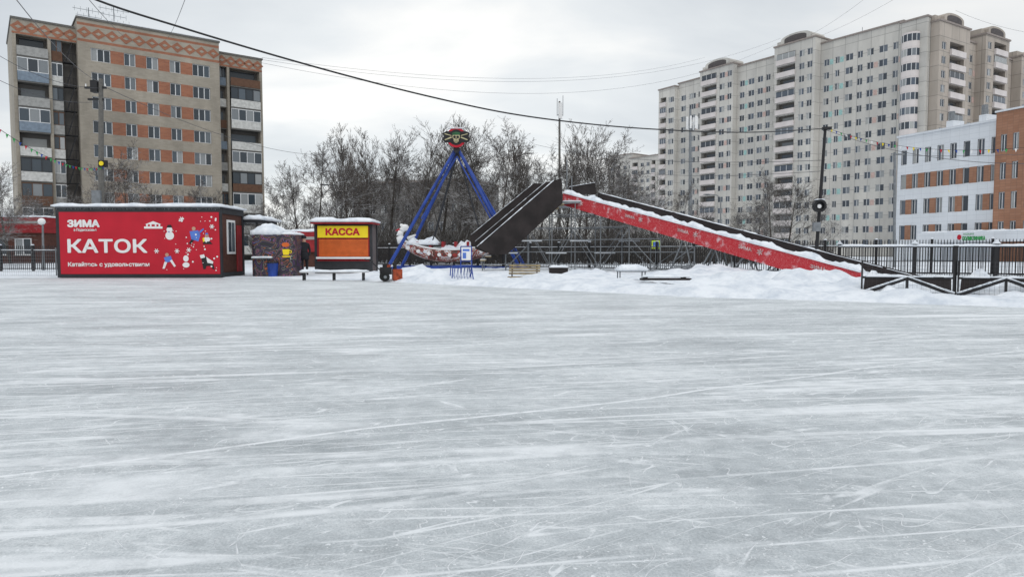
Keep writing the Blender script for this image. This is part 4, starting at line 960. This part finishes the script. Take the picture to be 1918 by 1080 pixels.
m=MB(); m.box(0,1.55,0,.4,0,.06); m.box(.1,.18,.02,.38,.06,.1); m.box(1.3,1.38,.02,.38,.06,.1); m.build('planks',PLY,T); m=MB(); m.slab(.05,1.5,.05,.4,.1,.06,step=.1); m.build('snow_cover',SNOW,T,smooth=True)
p=G(1047,521); T=thing('crate','black plywood crate half sunk in snow','crate',(p.x-.4,p.y,.05)); m=MB(); m.box(0,.78,0,.5,0,.36); m.build('body',PLY,T); m=MB(); m.box(-.02,.8,-.02,.52,.36,.4); m.build('lid',PLY,T)
m=MB(); m.slab(0,.8,0,.5,.4,.1,step=.1); m.build('snow_cover',SNOW,T,smooth=True)
# ------------------------------------------------------------ poles
def pole(name,label,cat,u,vt,Y,r0,r1,m_,ub=None):
    a=W(ub or u,470,Y); b=W(u,vt,Y); T=thing(name,label,cat,(a.x,Y,0)); mm=MB(); mm.tube((0,0,0),(b.x-a.x,0,b.z),r0,r1,n=10); mm.build('shaft',m_,T); return T,b.z
T,z=pole('utility_pole','old concrete utility pole with crossarms and cable boxes','utility pole',189,148,36,.17,.11,CONC)
m=MB(); m.box(-.55,.55,-.06,.06,z-.5,z-.4); m.box(-.4,.4,-.06,.06,z-1.1,z-1.0); m.box(-.18,.18,-.18,.18,z-.7,z-.1); m.build('crossarm',BLACK,T)
m=MB()
for x in (-.5,-.25,.25,.5): m.tube((x,0,z-.4),(x,0,z-.25),.04,.03,n=8)
m.build('insulators',WHITE,T)
m=MB(); m.box(.15,.55,-.25,-.05,5.5,5.85,0); m.tube((.35,-.25,5.68),(.35,-.32,5.68),.1,.12,n=12,mi=1); m.build('floodlight',[BLACK,YEL],T)
m=MB(); m.box(-.22,.22,-.3,-.15,3.6,4.3); m.build('cable_box',STEEL,T)
T,z=pole('lamp_pole','dark leaning steel pole with round loudspeaker and floodlights','pole',1546,238,30,.08,.06,BLACK,ub=1527)
m=MB(); m.box(.2,.55,-.1,.1,z-.12,z); m.build('bracket',BLACK,T)
zz_=W(1530,386,30).z
m=MB()
N=20
for i in range(N):
    a0=2*math.pi*i/N;a1=2*math.pi*(i+1)/N; c=.04
    m.beam((c+.23*math.cos(a0),-.2,zz_+.23*math.sin(a0)),(c+.23*math.cos(a1),-.2,zz_+.23*math.sin(a1)),.22,.1)
m.tube((.04,-.16,zz_),(.04,-.1,zz_),.2,n=16,mi=1); m.tube((.04,-.22,zz_-.02),(.04,-.16,zz_-.02),.09,n=12,mi=2); m.build('round_speaker',[BLACK,DARK,WHITE],T)
m=MB(); m.slab(-.15,.25,-.3,-.1,zz_+.26,.05,step=.06); m.build('snow_cover',SNOW,T,smooth=True)
m=MB(); m.box(-.16,.16,-.14,.0,zz_-1.1,zz_-.7); m.build('control_box',STEEL,T)
T,z=pole('pole','slim grey steel pole beside the clinic','pole',1676,285,42,.09,.07,STEEL); m=MB(); m.box(-.4,.4,-.04,.04,z-.15,z-.08); m.build('crossarm',STEEL,T)
T,z=pole('antenna_mast','tall thin mast with a white cellular antenna','mast',1048,190,72,.16,.1,CONC)
m=MB(); m.box(-.14,.22,-.3,-.05,z-1.8,z-.2); m.build('antenna_panel',WHITE,T); m=MB(); m.tube((.3,0,z-1.5),(.3,0,z+.6),.03,n=5); m.tube((-.3,0,z-1.5),(-.3,0,z+.3),.03,n=5); m.tube((-.3,0,z-1.4),(.3,0,z-1.4),.03,n=5); m.build('whips',STEEL,T)
T,z=pole('antenna_mast','grey cellular monopole with clustered antenna panels','mast',1293,205,125,.45,.2,STEEL)
for k in range(6):
    a_=k*math.pi/3; m=MB(); m.box(.9*math.cos(a_)-.15,.9*math.cos(a_)+.15,.9*math.sin(a_)-.1,.9*math.sin(a_)+.1,z-3.5,z-1.3); m.tube((0,0,z-2.4),(.9*math.cos(a_),.9*math.sin(a_),z-2.4),.05,n=4); m.build('antenna_panel',WHITE,T)
for (u,vt,Y,lab) in ((1350,372,70,'grey street lamp with curved arm on the road'),(640,355,62,'grey street lamp among the bare trees'),(80,418,40,'short street lamp with a white globe by the fence')):
    T,z=pole('street_lamp',lab,'street lamp',u,vt,Y,.07,.05,STEEL)
    if u==80:
        m=MB(); m.ball((0,0,z+.1),.2,.2,.2); m.build('globe',WHITE,T,smooth=True)
    else:
        m=MB(); m.tube((0,0,z),(-.5,0,z+.35),.045,n=6); m.tube((-.5,0,z+.35),(-1.2,0,z+.45),.04,n=6); m.build('arm',STEEL,T)
        m=MB(); m.ball((-1.5,0,z+.42),.4,.14,.08); m.build('lamp_head',STEEL,T,smooth=True)
p=W(1228,458,50); T=thing('road_sign','small yellow green road sign on a post','road sign',(p.x,50,0)); m=MB(); m.tube((0,0,0),(0,0,p.z+.3),.03,n=6); m.build('post',STEEL,T); m=MB(); m.box(-.3,.3,-.05,-.03,p.z-.3,p.z+.3,0); m.box(-.2,.2,-.06,-.05,p.z-.2,p.z+.2,1); m.build('panel',[mat('sign_lime',(.45,.6,.05),.5),BLUEA],T)
# ------------------------------------------------------------ cables
def cable(name,label,pts,r,m_,grp=None):
    m=MB()
    for a,b in zip(pts,pts[1:]): m.tube(a,b,r,n=5,cap=False)
    o=m.build(name,m_); tag(o,label,'cable',grp); return o
def plan_cable(a2,b2,uv):
    out=[]
    for k in range(len(uv)-1):
        for s in range(8):
            t=s/8; p_1=uv[max(0,k-1)];p0_=uv[k];p1_=uv[k+1];p2_=uv[min(len(uv)-1,k+2)]
            u=p0_[0]+(p1_[0]-p0_[0])*t
            m0=(p1_[1]-p_1[1])/(p1_[0]-p_1[0]) if k>0 else (p1_[1]-p0_[1])/(p1_[0]-p0_[0])
            m1=(p2_[1]-p0_[1])/(p2_[0]-p0_[0])
            h=p1_[0]-p0_[0]; v=(2*t**3-3*t**2+1)*p0_[1]+(t**3-2*t**2+t)*h*m0+(-2*t**3+3*t**2)*p1_[1]+(t**3-t**2)*h*m1
            out.append((u,v))
    out.append(uv[-1]); res=[]
    for u,v in out:
        t=line_at(a2,b2,u,v); Y=a2[1]+(b2[1]-a2[1])*t; res.append(W(u,v,Y))
    return res
pa=W(1546,241,30); pb=W(60,-55,12)
cable('power_cable','thick black overhead power cable sagging above the rink',plan_cable((pb.x,pb.y),(pa.x,pa.y),[(60,-55),(185,2),(340,52),(500,100),(650,142),(800,180),(950,212),(1100,232),(1240,243),(1400,248),(1546,241)]),.021,BLACK)
def sag(a,b,s,n_=24): return [a.lerp(b,i/n_)-Vector((0,0,4*s*(i/n_)*(1-i/n_))) for i in range(n_+1)]
def dcab(u0,v0,Y0,u1,v1,Y1,s,r=.02,nm='thin dark overhead wire across the sky'):
    cable('overhead_wire',nm,sag(W(u0,v0,Y0),W(u1,v1,Y1),s),r,WIRE,grp='overhead wires')
dcab(490,112,91,1462,72,168,6,.018);dcab(490,118,91,1462,80,168,7.5,.018);dcab(490,108,91,1320,108,185,4,.018)
dcab(1500,75,170,1690,-60,120,1,.02); dcab(1530,70,165,1800,-80,110,1,.02); dcab(1790,20,140,2000,70,120,1,.02)
dcab(-40,80,30,190,165,36,.5,.012);dcab(-40,130,30,190,190,36,.5,.012);dcab(190,160,36,620,290,70,1,.015);dcab(0,-40,16,190,155,36,.4,.012)
dcab(350,-10,26,310,75,70,.3,.012); dcab(150,-20,20,260,80,80,.5,.012)
dcab(1546,243,30,2100,300,20,.6,.01);dcab(1546,300,30,1000,270,60,.6,.012);dcab(1546,320,30,1100,310,62,.5,.012); dcab(1676,290,42,2200,260,40,.4,.012)
def garland(a,b,s,label,n_=26,cols_=None,sz=.07):
    pts=sag(a,b,s,n_); T=thing('garland',label,'garland',a); m=MB()
    for p,q in zip(pts,pts[1:]): m.tube(p,q,.008,n=4,cap=False)
    m.build('string',BLACK,T,world=True)
    for i in range(1,n_):
        p=pts[i]; m=MB(); m.v+=[tuple(p+Vector((-sz*.7,0,0))),tuple(p+Vector((sz*.7,0,0))),tuple(p+Vector((U(-.02,.02),U(-.03,.03),-sz*2)))]; m.f.append((0,1,2)); m.m.append(0); m.build('pennant',cols_[i%len(cols_)],T,world=True)
garland(W(1550,240,30),W(2000,268,19),.5,'string of small coloured pennants from the dark pole',34,[RED,YEL,BLUE,GRN,WHITE],.06)
garland(W(-30,222,17),W(196,312,35.8),.5,'string of green and coloured pennants to the concrete pole',30,[GRN,BLUE,RED,GRN],.06)
# ------------------------------------------------------------ person
def person(loc,rz):
    T=thing('person','person in dark winter coat and hat standing by the kiosk','person',loc,rz)
    V=[];E=[];Rr=[]
    def add(p,r,par=None):
        V.append(p);Rr.append(r)
        if par is not None: E.append((par,len(V)-1))
        return len(V)-1
    pel=add((0,0,.95),.16); sp1=add((0,0,1.15),.16,pel); ch=add((0,.01,1.38),.18,sp1); nk=add((0,0,1.53),.065,ch); hd=add((0,-.01,1.66),.095,nk); ht=add((0,-.005,1.74),.08,hd)
    for s in (-1,1):
        h=add((s*.1,0,.88),.12,pel); kn=add((s*.12,-.02,.5),.08,h); an=add((s*.12,.01,.1),.06,kn); add((s*.13,-.14,.05),.05,an)
        sh=add((s*.2,.01,1.42),.085,ch); el=add((s*.27,.03,1.14),.062,sh); wr=add((s*.22,-.1,.95),.045,el); add((s*.19,-.14,.9),.04,wr)
    me=bpy.data.meshes.new('p'); me.from_pydata(V,E,[]); o=bpy.data.objects.new('tmpp',me); col.objects.link(o)
    md=o.modifiers.new('s','SKIN')
    for i,sv in enumerate(me.skin_vertices[0].data): sv.radius=(Rr[i],Rr[i]*.85); sv.use_root=(i==0)
    o.modifiers.new('ss','SUBSURF').levels=2; bpy.context.view_layer.update()
    dg=bpy.context.evaluated_depsgraph_get(); me2=bpy.data.meshes.new_from_object(o.evaluated_get(dg)); bpy.data.objects.remove(o)
    me2.materials.clear(); me2.materials.append(CLOTH); me2.materials.append(SKIN)
    for p in me2.polygons:
        p.use_smooth=True; p.material_index=1 if p.center.z>1.55 else 0
    b=bpy.data.objects.new('body',me2); col.objects.link(b); b.parent=T
    m=MB(); m.ball((0,.01,1.77),.115,.125,.09); m.tube((0,.0,1.70),(0,.0,1.75),.118,.118,n=14); m.build('hat',CLOTH,T,smooth=True)
    m=MB(); m.tube((0,0,.72),(0,0,1.05),.23,.2,n=14); m.build('coat',CLOTH,T,smooth=True)
p=W(570,500,31.6); person((p.x,31.6,.03),.5)
